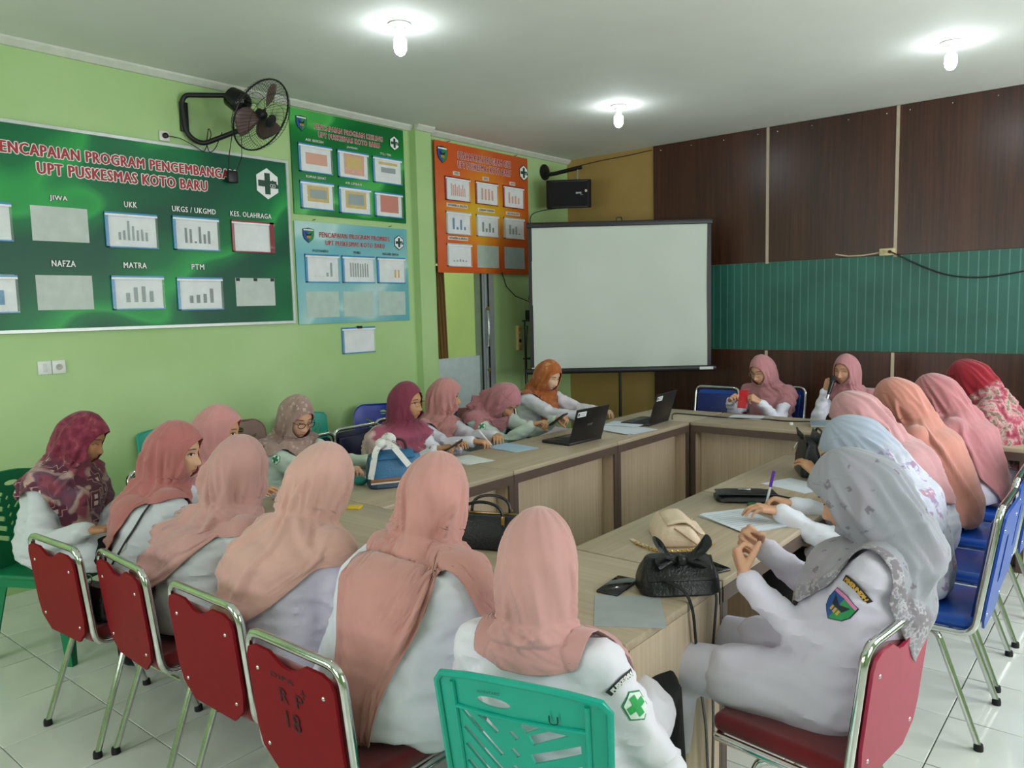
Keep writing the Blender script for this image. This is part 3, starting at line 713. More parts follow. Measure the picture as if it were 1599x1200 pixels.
def person(label, head, pelvis, yaw, fyaw, pitch=0, roll=0, hands=(), girth=1., sc=1., skin_c='#cc9a78', shirt=None, bottom=None, skirt=False, hij=None, hijmat=None, seat=.46,
           eyes=1., glasses=None, seed=0, group=None, legs=True, patches=(), ring=False, elbow_out=.35, feet_fwd=.05, shoe='#1c1a1a', sag=0.):
    rnd = random.Random(seed); hij = dict(hij or {})
    yw = math.radians(yaw); F = V((math.cos(yw), math.sin(yw), 0)); R = V((F.y, -F.x, 0)); U = V((0, 0, 1))
    fy = math.radians(fyaw); hf0 = V((math.cos(fy), math.sin(fy), 0)); hr = V((hf0.y, -hf0.x, 0)); pt = math.radians(pitch)
    hf = (hf0*math.cos(pt)-U*math.sin(pt)).normalized(); hu = hr.cross(hf).normalized()
    if roll:
        q = Matrix.Rotation(math.radians(roll), 3, hf); hr = q @ hr; hu = q @ hu
    H = V(head); HM = Matrix((hr, hf, hu)).transposed()
    root = empty('person', (pelvis[0], pelvis[1], 0), 0, label, 'person', group)
    Pz = V((pelvis[0], pelvis[1], seat+.13))
    N = H-hu*.135*sc-hf*.045*sc-F*.01
    lean = N-Pz; lh = V((lean.x, lean.y, 0))
    N2 = V((N.x, N.y, N.z-.03))
    sp = [Pz-U*.08, Pz, Pz+lh*.22+U*(N2.z-Pz.z)*.33, Pz+lh*.62+U*(N2.z-Pz.z)*.70, N2-lh*.10-U*.055, N2]
    g = girth
    # trunk of the shirt
    SH = M(); rings = []
    st = [(sp[0], .185*g, .150*g), (sp[1], .190*g, .160*g), (sp[2], .165*g, .140*g), (sp[2].lerp(sp[3], .5), .168*g, .142*g), (sp[3], .172*g, .140*g), (sp[4].lerp(sp[3], .25), .165*g, .108*g), (sp[4], .135*g, .085*g), (sp[5]+U*.01, .062, .062)]
    for i, (c, rx, ry) in enumerate(st):
        a = st[max(i-1, 0)][0]; b = st[min(i+1, len(st)-1)][0]; t = (b-a).normalized(); fw = (F-t*F.dot(t)).normalized()
        ring_ = [c+R*rx*math.cos(2*PI*k/28)+fw*ry*math.sin(2*PI*k/28)*(1.12 if i in (3, 4) and math.sin(2*PI*k/28) > 0 else 1) for k in range(28)]
        rings.append(ring_)
    SH.loft(rings)
    # arms
    S0 = sp[4]-U*.005; sho = .155*(.75+.25*g); body = M(); cuffs = []; armjoints = []
    for si, s in enumerate((-1, 1)):             # left arm, right arm
        hd = hands[si] if len(hands) > si and hands[si] else None
        S = S0+R*s*sho
        if hd is None: W_ = Pz+F*.28+R*s*.08+U*.05; pose, hdir, hup = 'rest', (F*.9-R*s*.35-U*.2), U
        else:
            W_ = V(hd['p']); pose = hd.get('pose', 'rest'); hdir = hd.get('dir'); hup = V(hd.get('up', (0, 0, 1)))
        a, b = .275*sc, .245*sc; d = W_-S; L_ = d.length
        if L_ > a+b-.01: a = b = (L_+.012)/2
        x = (a*a-b*b+L_*L_)/(2*L_); h = math.sqrt(max(a*a-x*x, 0)); dn = d.normalized()
        hint = (-U*1.0+R*s*elbow_out-F*.35); hint = (hint-dn*hint.dot(dn)).normalized()
        E_ = S+dn*x+hint*h
        armjoints.append((S, E_, W_))
        SH.capsule(S0+R*s*sho*.45+U*.004, S, .058*g, .062*(.5+.5*g)); SH.capsule(S, E_, .060*(.4+.6*g), .050*(.4+.6*g)); SH.capsule(E_, E_.lerp(W_, .97), .049*(.4+.6*g), .039)
        SH.capsule(S0+R*s*sho*.8-U*.06, S0+R*s*sho*.3-U*.10, .055*g, .07*g)
        fd = (W_-E_).normalized()
        if hdir is None: hdir = fd
        hdir = V(hdir).normalized(); ang = hdir.angle(fd)
        if ang > .65: hdir = fd.lerp(hdir, .55 if ang < 1.4 else .35).normalized()
        body.join(place_hand(pose, s < 0, W_+fd*.012, hdir, hup, .93*sc))
    # lap of the tunic, legs
    hips = []
    kneez = seat+.085
    for s in (-1, 1):
        hp = Pz+R*s*.095*g-U*.03; kn = V((Pz.x, Pz.y, 0))+F*.44+R*s*(.10 if skirt else .13)+U*kneez
        an = V((kn.x, kn.y, .10))+F*feet_fwd
        hips.append((hp, kn, an))
        SH.capsule(hp, hp.lerp(kn, .62), .098*g, .088*g)
    SH.capsule(hips[0][0].lerp(hips[0][1], .2), hips[1][0].lerp(hips[1][1], .2), .085*g, .085*g)
    sh = remesh(SH, .0135, 5)
    bm_ = BVHTree.FromPolygons([tuple(p) for p in sh.v], sh.f)
    # cloth folds in the shirt
    nrm = [V((0,0,0)) for _ in sh.v]
    for f in sh.f:
        a, b, c = sh.v[f[0]], sh.v[f[1]], sh.v[f[2]]; n_ = (b-a).cross(c-a)
        for i in f: nrm[i] += n_
    off = V((rnd.random()*9, rnd.random()*9, seed*1.7))
    for i, p in enumerate(sh.v):
        # folds gather at the elbows and the waist
        e = max(g_((p-armjoints[0][1]).length, .09), g_((p-armjoints[1][1]).length, .09), .55*g_(p.z-sp[2].z, .07), .5*g_((p-armjoints[0][0]).length, .1), .5*g_((p-armjoints[1][0]).length, .1))
        q = V((p.x*9, p.y*9, p.z*22))+off; w1 = noise.noise(q); q2 = V((p.x*26+w1*2, p.y*26, p.z*30))+off
        dsp = .0100*(1-abs(w1)*3.2)*(.35+.9*e)+.0035*noise.noise(q2)*(.5+e)
        n_ = nrm[i]; 
        if n_.length > 0: sh.v[i] = p+n_.normalized()*dsp
    obj('shirt', sh, shirt or WHITESHIRT, root, fix=True)
    # trousers or skirt
    if legs:
        LG = M()
        for hp, kn, an in hips:
            LG.capsule(hp.lerp(kn, .15), kn, .086*g, .075); LG.capsule(kn, an-U*.03, .073, .062 if not skirt else .085)
        if skirt:
            for q in (.3, .65, 1.0): LG.capsule(hips[0][0].lerp(hips[0][1], q), hips[1][0].lerp(hips[1][1], q), .075, .075)
            for q in (.3, .6, .95): LG.capsule(hips[0][1].lerp(hips[0][2], q), hips[1][1].lerp(hips[1][2], q), .06, .06)
        lg = remesh(LG, .02, 3)
        for i, p in enumerate(lg.v):
            w1 = noise.noise(V((p.x*11, p.y*11, p.z*2.5))+off); lg.v[i] = p+V((p.x-(hips[0][2].x+hips[1][2].x)/2, p.y-(hips[0][2].y+hips[1][2].y)/2, 0)).normalized()*w1*.018*(1 if p.z < kneez else .2)
            if lg.v[i].z < .04: lg.v[i].z = .04
        obj('skirt' if skirt else 'trousers', lg, bottom or BLACKCLOTH, root)
        for hp, kn, an in hips:
            s_ = M(); a_ = V((an.x, an.y, .035)); s_.capsule(a_-F*.05, a_+F*.12, .034, .030)
            for p in s_.v: p.z = max(.002, a_.z+(p.z-a_.z)*1.0)
            obj('shoe', s_, plain(shoe, .5), root)
    # body: head, neck, chest and hands as one skin mesh
    hd_ = M(); hd_.f = list(HEAD.f); hd_.v = [H+HM @ (p*sc) for p in HEAD.v]; body.join(hd_)
    nk = M(); nk.tube([H-hu*.04*sc-hf*.015*sc, H-hu*.10*sc-hf*.02*sc, N, sp[4]-U*.03], [.050, .047, .050, .075], 16); nk.tube([sp[4]-U*.02, sp[3], sp[2], sp[1]], [.07, .10, .10, .11], 14)
    body.join(nk)
    for S, E_, W_ in armjoints: body.tube([S0, S, E_, E_.lerp(W_, .6), W_], [.04, .035, .030, .027, .0225], 12)
    sk = skin(skin_c); obj('body', body, sk, root)
    # face
    def hx(mb): mb.v = [H+HM @ (p*sc) for p in mb.v]; return mb
    for s in (-1, 1):
        hgt = .0058*eyes
        up = [(s*.031+.0145*math.cos(t), .001+hgt*math.sin(t)-(.003 if eyes < .5 else 0)) for t in [2*PI*i/14 for i in range(14)]]
        eo = obj('eye', hx(face_patch(up, .0016)), EYEW, root)
        if eyes > .35: obj('iris', hx(face_patch([(s*.031+.0058*math.cos(t), .001+min(.0056, hgt)*math.sin(t)) for t in [2*PI*i/12 for i in range(12)]], .0030)), IRIS, eo)
        la = M().tube([on_face(s*.031+.0155*q, (.0015+hgt*1.05*(1-q*q))-(.004 if eyes < .5 else 0), .0032) for q in (-1, -.6, -.2, .2, .6, 1)], .0013, 5)
        obj('eyelash', hx(la), LASH, eo)
        br = M().tube([on_face(s*(.015+.036*q), .0190+.005*math.sin(PI*(.15+.7*q))+.002*(1-q), .0012) for q in (0, .25, .5, .75, 1)], [.0016, .0026, .0026, .0020, .0009], 6)
        obj('eyebrow', hx(br), BROW, root)
    lp = [(-.023, -.0705), (-.012, -.0655), (-.004, -.0635), (0, -.0645), (.004, -.0635), (.012, -.0655), (.023, -.0705), (.013, -.0775), (0, -.0795), (-.013, -.0775)]
    lo_ = obj('lips', hx(face_patch(lp, .0012)), LIP, root)
    obj('mouth_line', hx(M().tube([on_face(.021*q, -.0705-.001*(1-q*q), .0016) for q in (-1, -.5, 0, .5, 1)], .0006, 5)), plain('#7a3c36', .6), lo_)
    if glasses:
        gm = plain(glasses, .35, .2); gl = M()
        for s in (-1, 1):
            gl.tube([V((s*.033+.023*math.cos(t), .107-.22*max(0, abs(.033+s*.023*math.cos(t))-.03), -.003+.016*math.sin(t))) for t in [2*PI*i/16 for i in range(17)]], .0022 if glasses == '#1a1412' else .0013, 6)
            gl.tube([V((s*.056, .101, .004)), V((s*.070, .07, .006)), V((s*.074, .0, .004))], .0018, 5)
        gl.tube([V((-.010, .107, .002)), V((0, .109, .005)), V((.010, .107, .002))], .0016, 5)
        obj('glasses', hx(gl), gm, root)
    # headscarf
    hijab(root, H, HM, sc, N, sp, F, R, g, bm_, sh, hij, hijmat, seed)
    for (fn) in patches: fn(root, armjoints, bm_, F, R, U)
    return root

def hijab(root, H, HM, sc, N, sp, F, R, g, bvh, sh, P, mat, seed):
    U = V((0,0,1)); nu = 104; rnd = random.Random(seed*3+1); off = V((seed*3.3, rnd.random()*7, rnd.random()*7))
    front, side, back = P.get('front', .16), P.get('side', .08), P.get('back', .22)
    wf, wb = P.get('wf', 1.3), P.get('wb', 1.6); tf, tb = math.radians(P.get('tf', 0)), math.radians(P.get('tb', 180))
    amp = P.get('amp', 1.); bun = P.get('bun', .022); visor = P.get('visor', .016); openw = P.get('open', .066); twist = P.get('twist', .8); freq = P.get('freq', 2.3); flare = P.get('flare', 1.)
    zb, zc = .064, -.101
    lines = []
    for q in range(P.get('nl', 13)):
        sg = rnd.choice((-1, 1)); a0 = sg*rnd.uniform(.75, 2.9); a1 = a0+rnd.choice((-1, 1, 1))*sg*rnd.uniform(.1, 1.1)*P.get('sweep', 1)
        lines.append((a0, a1, rnd.uniform(.04, .10), rnd.uniform(.5, 1.4), rnd.uniform(0, .35), rnd.uniform(.6, 1.2)))
    def foldf(th, s):
        r = 0
        for a0, a1, w_, am, s0, s1 in lines:
            if s < s0 or s > s1: continue
            c0 = a0+(a1-a0)*(s-s0)/(s1-s0); d = abs((th-c0+PI) % (2*PI)-PI)
            if d < 3*w_: r += am*math.exp(-(d/w_)**2)*sst(s0, s0+.12, s)*(1-sst(s1-.15, s1, s))
        return r
    rows = []
    nh1, nh2 = 26, 22
    levels = []
    for i in range(nh1+1):
        ph = math.radians(3)+(PI/2-math.radians(3))*i/nh1; levels.append((.132*math.cos(ph), math.sin(ph)))
    for i in range(1, nh2+1): levels.append((-.132*i/nh2, 1-.10*(i/nh2)**2))
    for z, s in levels:
        w_ = 0
        zm, hh = (zb+zc)/2, (zb-zc)/2
        if abs(z-zm) < hh:
            e = math.sqrt(1-((z-zm)/hh)**2); w_ = openw*min(1, e**.75)*(1 if z > -.04 else 1-.18*sst(-.04, zc, z))
        rx = .086*s; ryf = .098*s; ryb = (.108+bun*sst(.13, .0, z))*s
        if z < 0: rx = .086-.006*sst(0, -.13, z); ryf = .098-.033*sst(-.07, -.125, z); ryb = .108+bun
        th0 = math.asin(min(.93, w_/max(rx, .02))) if w_ > 0 else 0
        row = []
        for k in range(nu+1):
            th = th0+(2*PI-2*th0)*k/nu; c_, s_ = math.cos(th), math.sin(th)
            ry = ryf if c_ > 0 else ryb
            x, y = (rx+.012*s*sst(.25, -.35, c_)*sst(.14, .09, z))*s_, ry*c_
            fr = max(0, c_)
            zz = z
            if visor and z > -.05:
                b = visor*g_(z-zb, .030)*fr**3; y += b; zz += .004*b/visor
            cheek = .004*g_(min(th-th0, 2*PI-th0-th), .25)*(1 if w_ > 0 else 0); y += cheek
            # soft folds that grow towards the neck
            u_ = (c_*1.3, s_*1.3)
            n1 = noise.noise(V((u_[0]*freq, u_[1]*freq+z*4*twist, z*3.2))+off); rid = 1-abs(n1)*3
            dd = amp*(.0035+.0075*sst(.09, -.12, z))*max(-.8, rid)*(.35 if c_ > .75 else 1)+amp*.0105*foldf(th, .33*sst(.07, -.13, z))
            n3 = V((x, y, 0)).normalized() if s > .3 else V((0,0,0))
            p = V((x, y, zz))+n3*dd
            row.append((H+HM @ (p*sc), th, 0.0))
        rows.append(row)
    # drape
    last = rows[-1]; nd = 40; Nz = sp[5].z; Sz = sp[4].z-.02
    hy = math.atan2((HM @ V((0,1,0))).dot(R), (HM @ V((0,1,0))).dot(F))   # head turned towards the right
    base0 = len(rows); P0s = [0]*(nu+1)
    for j in range(1, nd+1):
        t = j/nd; row = []
        for k in range(nu+1):
            th = last[k][1]; tb_ = th+hy*.85
            c_, s_ = math.cos(tb_), math.sin(tb_)
            def ad(a): return abs((tb_-a+PI) % (2*PI)-PI)
            L_ = side+(front-side)*max(0, 1-ad(tf)/wf)**1.0+(back-side)*max(0, 1-ad(tb)/wb)**1.0
            P0 = last[k][0]; P0s[k] = L_
            z_end = Sz-L_; z0 = P0.z
            tt = t
            z = lerp(z0, z_end, tt)
            # radius of the tent
            q = sst(0, 1, min(1, max(0, (z0-z)/max(.05, z0-Sz+.01)))) if z0 > Sz else 1
            cen = spine_pt(sp, min(z, sp[5].z)); rs = (.175*(.6+.4*g)+.03*flare)*P.get('rad', 1); rf = ((.118*g if c_ > 0 else .12*g)+.01)*P.get('rad', 1)
            tgt = V((cen.x, cen.y, z))+R*rs*s_+F*rf*c_
            P0z = V((P0.x, P0.y, z))
            qq = q**P.get('neck', .62)
            if c_ > 0: P0z = P0z-F*.018*math.sin(PI*min(1, q))*c_
            p = P0z.lerp(tgt, qq)
            row.append((p, th, t))
        rows.append(row)
    pts = [[q[0] for q in r_] for r_ in rows]; nr = len(rows)
    def push(o_, cling):
        for j in range(base0, nr):
            for k in range(nu+1):
                p = pts[j][k]; hit = bvh.find_nearest(p, .12)
                if hit[0] is None: continue
                loc, nn, _, dist = hit; sd = (p-loc).dot(nn)
                if sd < 0 or dist < o_: pts[j][k] = loc+nn*o_
                elif cling and dist < .045 and j > base0+15: pts[j][k] = p.lerp(loc+nn*o_, cling)
    def relax(n_):
        for _ in range(n_):
            new = [list(r_) for r_ in pts]
            for j in range(base0-3, nr):
                for k in range(nu+1):
                    l_ = pts[j][k-1] if k > 0 else pts[j][nu-1]; r_ = pts[j][k+1] if k < nu else pts[j][1]
                    if j < nr-1: a = (l_+r_+pts[j-1][k]+pts[j+1][k])/4
                    else: a = (l_+r_)/2
                    new[j][k] = pts[j][k].lerp(a, .5)
            for j in range(base0-3, nr): pts[j] = new[j]
    push(.012, .35); relax(3); push(.012, .3); relax(2); push(.010, 0)
    # folds in the drape, running down and across from chin to shoulder
    for j in range(base0, nr):
        t = (j-base0)/nd; ramp = sst(0, .25, t)
        for k in range(nu+1):
            th = rows[j][k][1]; c_, s_ = math.cos(th+t*twist), math.sin(th+t*twist)
            n1 = noise.noise(V((c_*freq*1.2, s_*freq*1.2, t*1.6*twist))+off); n2 = noise.noise(V((c_*freq*3, s_*freq*3, t*2.2))+off*2)
            rid = max(0, 1-abs(n1)*3.4)
            hemL = P0s[k]; dd = amp*lerp(.35, 1, sst(-.03, .12, hemL))*(.010*rid+.0045*n2+.0195*foldf(th, .33+.67*t))*lerp(.6, 1, ramp)+.002
            cen = spine_pt(sp, pts[j][k].z); dr_ = V((pts[j][k].x-cen.x, pts[j][k].y-cen.y, .02))
            if dr_.length > 1e-4: pts[j][k] = pts[j][k]+dr_.normalized()*dd
    for j in range(base0-2, nr):
        for k in range(nu+1):
            p = pts[j][k]; hit = bvh.find_nearest(p, .08)
            if hit[0] is not None and ((p-hit[0]).dot(hit[1]) < 0 or hit[3] < .015): pts[j][k] = hit[0]+hit[1]*.019
    mb = M(); idx = {}
    for j in range(nr):
        for k in range(nu+1): mb.v.append(pts[j][k])
    for j in range(nr-1):
        for k in range(nu): a = j*(nu+1)+k; mb.f.append((a, a+1, a+nu+2, a+nu+1))
    cap = len(mb.v); mb.v.append(H+HM @ (V((0, 0, .133))*sc))
    for k in range(nu): mb.f.append((cap, k+1, k))
    me = bpy.data.meshes.new('headscarf'); og = orgof(root); me.from_pydata([tuple(p-og) for p in mb.v], [], mb.f)
    uvl = me.uv_layers.new(name='UVMap'); tot = nr
    for poly_ in me.polygons:
        for li in poly_.loop_indices:
            vi = me.loops[li].vertex_index
            if vi == cap: uvl.data[li].uv = (.5, 0)
            else:
                j, k = divmod(vi, nu+1); 
                # u round the head, v from crown (0) through chin (.5) to hem (1)
                v_ = .5*j/base0 if j < base0 else .5+.5*(j-base0)/nd
                uvl.data[li].uv = (k/nu, v_)
    me.materials.append(mat); shade(me, None)
    bm = bmesh.new(); bm.from_mesh(me); bmesh.ops.remove_doubles(bm, verts=bm.verts, dist=.0004); bmesh.ops.recalc_face_normals(bm, faces=bm.faces); bm.to_mesh(me); bm.free()
    o = link('headscarf', me, root); so = o.modifiers.new('cloth', 'SOLIDIFY'); so.thickness = .0028; so.offset = 0
    return o

def sleeve_patch(kind, arm, t=.42, dirv=None, size=.05, roll=0):
    """emblem sewn on the upper sleeve, wrapped on the cloth"""
    def fn(root, arms, bvh, F, R, U):
        S, E_, W_ = arms[arm]; s = -1 if arm == 0 else 1
        ax = (E_-S).normalized(); dv = V(dirv) if dirv else R*s; dv = (dv-ax*dv.dot(ax)).normalized()
        c = S.lerp(E_, t); hit = bvh.ray_cast(c+dv*.25, -dv)
        if hit[0] is None: return
        c0 = c+dv*.14; up = -ax; rt = up.cross(dv).normalized()
        if roll:
            q = Matrix.Rotation(roll, 3, dv); up = q @ up; rt = q @ rt
        def wrap(pts, off, sub=2):
            r = M(); n = len(pts); cx = sum(p[0] for p in pts)/n; cy = sum(p[1] for p in pts)/n
            rings = [[(cx+(p[0]-cx)*f_, cy+(p[1]-cy)*f_) for p in pts] for f_ in (0.01, .35, .7, 1)]
            def prj(x, y):
                o_ = c0+rt*x+up*y; h_ = bvh.ray_cast(o_, -dv, .3); return (h_[0] if h_[0] else c0-dv*.06)+dv*off
            for rg in rings: r.v += [prj(*p) for p in rg]
            for j in range(3):
                for i in range(n): r.f.append((j*n+i, j*n+(i+1) % n, (j+1)*n+(i+1) % n, (j+1)*n+i))
            r.f.append(tuple(range(n))); return r
        def dens(pts, m=3):
            out = []
            for i, p in enumerate(pts):
                q = pts[(i+1) % len(pts)]; out += [(lerp(p[0], q[0], k/m), lerp(p[1], q[1], k/m)) for k in range(m)]
            return out
        B = .0075
        if kind == 'cross':
            hx_ = [(size*.9*math.cos(PI/2+i*PI/3), size*math.sin(PI/2+i*PI/3)) for i in range(6)]
            o = obj('sleeve_patch', wrap(dens([(p[0]*1.12, p[1]*1.12) for p in hx_]), B), plain('#2f8a5c', .7), root, smooth=False)
            obj('patch_field', wrap(dens(hx_), B+.0014), plain('#dfeee2', .7), o, smooth=False)
            a = size*.24; L_ = size*.7
            obj('patch_cross', wrap(dens([(-a, -L_), (a, -L_), (a, -a), (L_, -a), (L_, a), (a, a), (a, L_), (-a, L_), (-a, a), (-L_, a), (-L_, -a), (-a, -a)], 2), B+.0028), plain('#2aa352' if size > .03 else '#1f7a50', .7), o, smooth=False)
        else:
            P = shield_pts(size*1.9, size*2.1)
            o = obj('sleeve_patch', wrap(dens([(p[0]*1.08, p[1]*1.06) for p in P]), B), plain('#222433', .7), root, smooth=False)
            obj('shield_half', wrap(dens([P[1], P[0], P[7], P[6], P[5]]), B+.0014), SBLUE, o, smooth=False)
            obj('shield_half', wrap(dens([P[1], P[5], P[4], P[3], P[2]]), B+.0014), SGREEN, o, smooth=False)
            w_, h_ = size*1.9, size*2.1
            obj('shield_banner', wrap(dens([(-w_*.5, h_*.33), (0, h_*.40), (w_*.5, h_*.33), (w_*.5, h_*.44), (0, h_*.52), (-w_*.5, h_*.44)]), B+.0026), plain('#d77fae', .7), o, smooth=False)
            obj('shield_roof', wrap(dens([(-w_*.36, h_*.27), (-w_*.12, h_*.08), (w_*.12, h_*.08), (w_*.36, h_*.27), (w_*.24, -h_*.02), (-w_*.24, -h_*.02)]), B+.0028), plain('#1a2430', .7), o, smooth=False)
            for q in (-1, 0, 1): obj('shield_pillar', wrap([(q*w_*.14-w_*.045, -h_*.22), (q*w_*.14+w_*.045, -h_*.22), (q*w_*.14+w_*.045, -h_*.04), (q*w_*.14-w_*.045, -h_*.04)], B+.003), GOLD, o, smooth=False)
        if kind != 'cross' or size > .03:
            # arched name tab above it
            r0 = size*2.6; A = [(r0*math.sin(a), r0*math.cos(a)-r0+size*1.75) for a in [(-.42+.84*i/10) for i in range(11)]]
            Bq = [((r0+size*.42)*math.sin(a), (r0+size*.42)*math.cos(a)-r0+size*1.75) for a in [(.42-.84*i/10) for i in range(11)]]
            o2 = obj('name_tab', wrap([(p[0]*1.03, p[1]) for p in A]+[(p[0]*1.03, p[1]+size*.05) for p in Bq], B), plain('#2b2024' if kind != 'cross' else '#2c2c30', .7), root, smooth=False)
            gold = GOLD if kind != 'cross' else plain('#d9d9d6', .7)
            word = 'PEMERINTAH' if kind != 'cross' else 'PUSKESMAS'
            n = len(word)
            for i in range(n):
                a = -.36+.72*(i+.5)/n; cu_ = bpy.data.curves.new('t', 'FONT'); cu_.body = word[i]; cu_.size = size*.42; cu_.align_x = 'CENTER'; cu_.offset = .0008; cu_.resolution_u = 2
                to = bpy.data.objects.new('t', cu_); tm = bpy.data.meshes.new_from_object(to); bpy.data.objects.remove(to)
                r = M()
                for v in tm.vertices:
                    x, y = v.co.x, v.co.y+r0+size*.06
                    X, Y = x*math.cos(a)+y*math.sin(a), -x*math.sin(a)+y*math.cos(a)-r0+size*1.75
                    o_ = c0+rt*X+up*Y; h_ = bvh.ray_cast(o_, -dv, .3); r.v.append((h_[0] if h_[0] else c0-dv*.06)+dv*(B+.003))
                r.f = [tuple(p.vertices) for p in tm.polygons]; bpy.data.meshes.remove(tm); bpy.data.curves.remove(cu_)
                obj('letter', r, gold, o2, smooth=False, fix=False)
    return fn

def bracelet(root, arms, bvh, F, R, U):
    S, E_, W_ = arms[0]; d = (W_-E_).normalized(); u = d.orthogonal().normalized(); v = d.cross(u); c = W_-d*.012
    obj('bracelet', M().tube([c+(u*math.cos(t)+v*math.sin(t))*.027 for t in [2*PI*i/20 for i in range(21)]], .003, 6), GOLDB, root)
GOLDB = plain('#c9b04a', .3, .8)
def shoulder_strap(root, arms, bvh, F, R, U):
    a, b = arms[1][0]-F*.03+U*.04-R*.03, arms[1][0]-F*.16-R*.10-U*.46
    pts = []
    for i in range(13):
        p = a.lerp(b, i/12)-F*.05*math.sin(PI*i/12); h_ = bvh.find_nearest(p, .4)
        pts.append(h_[0]+h_[1]*.012)
    obj('shoulder_strap', M().tube(fillet(pts, .02, 3), .0045, 6), plain('#1b1c1e', .5), root)
# ------------------------------------------------------------------ chairs (local: seat faces +Y, floor at z=0)
REDV = plain('#7a1018', .55, var=.08); REDPLY = plain('#7a0815', .5, var=.05, spec=.15); REDPINK = plain('#a31c40', .4); MAROON = fabric('maroon_velvet', '#6e0f18', .9, .5, .12)
BLUEV = plain('#0e49a8', .3, var=.05); BLUED = plain('#13256e', .35); NAVY = plain('#141a44', .4); RUBBER = plain('#121212', .7)
def fillet(pts, r, n=5):
    pts = [V(p) for p in pts]; out = [pts[0]]
    for i in range(1, len(pts)-1):
        a, b, c = pts[i-1], pts[i], pts[i+1]; u, w_ = (a-b), (c-b); rr = min(r, u.length*.48, w_.length*.48)
        p0, p1 = b+u.normalized()*rr, b+w_.normalized()*rr
        for k in range(n+1):
            t = k/n; out.append(p0*(1-t)**2+b*2*t*(1-t)+p1*t*t)
    out.append(pts[-1]); return out
def banquet(name, label, H_, back_m, pad_m, seat_m, W_=.40, scallop=True, slot=False):
    e = empty(name, (0, 0, 0), 0, label, 'chair'); k = dict(local=True)
    hw = W_/2; yb0, yb1 = -.175, -.215-.03*(H_-.8)/.1
    fr = fillet([(-hw, .19, .425), (-hw, yb0, .425), (-hw, yb1, H_), (hw, yb1, H_), (hw, yb0, .425), (hw, .19, .425)], .055, 6)
    obj('chair_frame', M().tube(fr, .0125, 10), chrome(), e, **k)
    fr2 = M().tube([(-hw, .19, .425), (hw, .19, .425)], .0115, 8); fr2.tube([(-hw, -.1, .425), (hw, -.1, .425)], .010, 8)
    obj('cross_tube', fr2, chrome(), e, **k)
    # rear plate, seen from behind
    z0, z1 = .425, H_-.022; hh = z1-z0; w2 = hw-.014
    out = [(-w2*.62, -hh/2), (w2*.62, -hh/2), (w2*.93, -hh/2+.05), (w2, -hh/2+.11), (w2, hh/2-.04), (w2-.012, hh/2-.012), (w2-.04, hh/2)]
    if scallop: out += [(w2*.42, hh/2), (w2*.3, hh/2-.012), (w2*.15, hh/2-.028), (0, hh/2-.032), (-w2*.15, hh/2-.028), (-w2*.3, hh/2-.012), (-w2*.42, hh/2)]
    out += [(-w2+.04, hh/2), (-w2+.012, hh/2-.012), (-w2, hh/2-.04), (-w2, -hh/2+.11), (-w2*.93, -hh/2+.05)]
    holes = [rrect(.055, hh*.42, .02, 5, sx*.0, .02) for sx in (0,)] if slot else []
    tilt = math.atan2(yb0-yb1, H_-.425); mid = V((0, (yb0+yb1)/2-.012, (z0+z1)/2))
    R_ = Matrix.Rotation(PI/2+tilt, 4, 'X'); Tm = Matrix.Translation(mid) @ R_
    bk = curve_plate(out, holes, .009).xf(Matrix.Translation(V((0, -.004, 0))) @ Tm)
    bo = obj('backrest', bk, back_m, e, **k)
    for sx in (-1, 1):
        for sz in (-1, 1):
            c_ = Tm @ V((sx*(w2-.045), sz*(hh/2-.065)*1.0, 0)); obj('screw', M().ball(c_+V((0, -.008, 0)), (.0065, .004, .0065), 8, 6), chrome(), bo, **k)
    pad = M().rbox((0, 0, 0), (w2*2-.03, hh-.06, .032), .014, seg=3).xf(Matrix.Translation(mid+V((0, .022, 0))) @ R_)
    obj('back_cushion', pad, pad_m, e, **k)
    st = M().rbox((0, .015, .455), (W_-.02, .40, .055), .022, seg=3); obj('seat', st, seat_m, e, **k)
    for sx in (-1, 1):
        for nm, yy in (('front', .21), ('rear', -.205)):
            lg = M().tube(fillet([(sx*(hw-.02), .02 if yy > 0 else -.02, .412), (sx*(hw-.005), .06 if yy > 0 else -.06, .405), (sx*(hw+.006), yy, .015)], .04, 4), .0115, 10)
            lo_ = obj('leg', lg, chrome(), e, **k); obj('leg_cap', M().lathe([(0, -.004), (.0165, -.004), (.0165, .012), (.0145, .022), (0, .022)], (sx*(hw+.006), yy, .004), 12), RUBBER, lo_, **k)
    obj('stretcher', M().tube([(-hw+.0, .165, .14), (hw, .165, .14)], .007, 8), chrome(), e, **k)
    return e
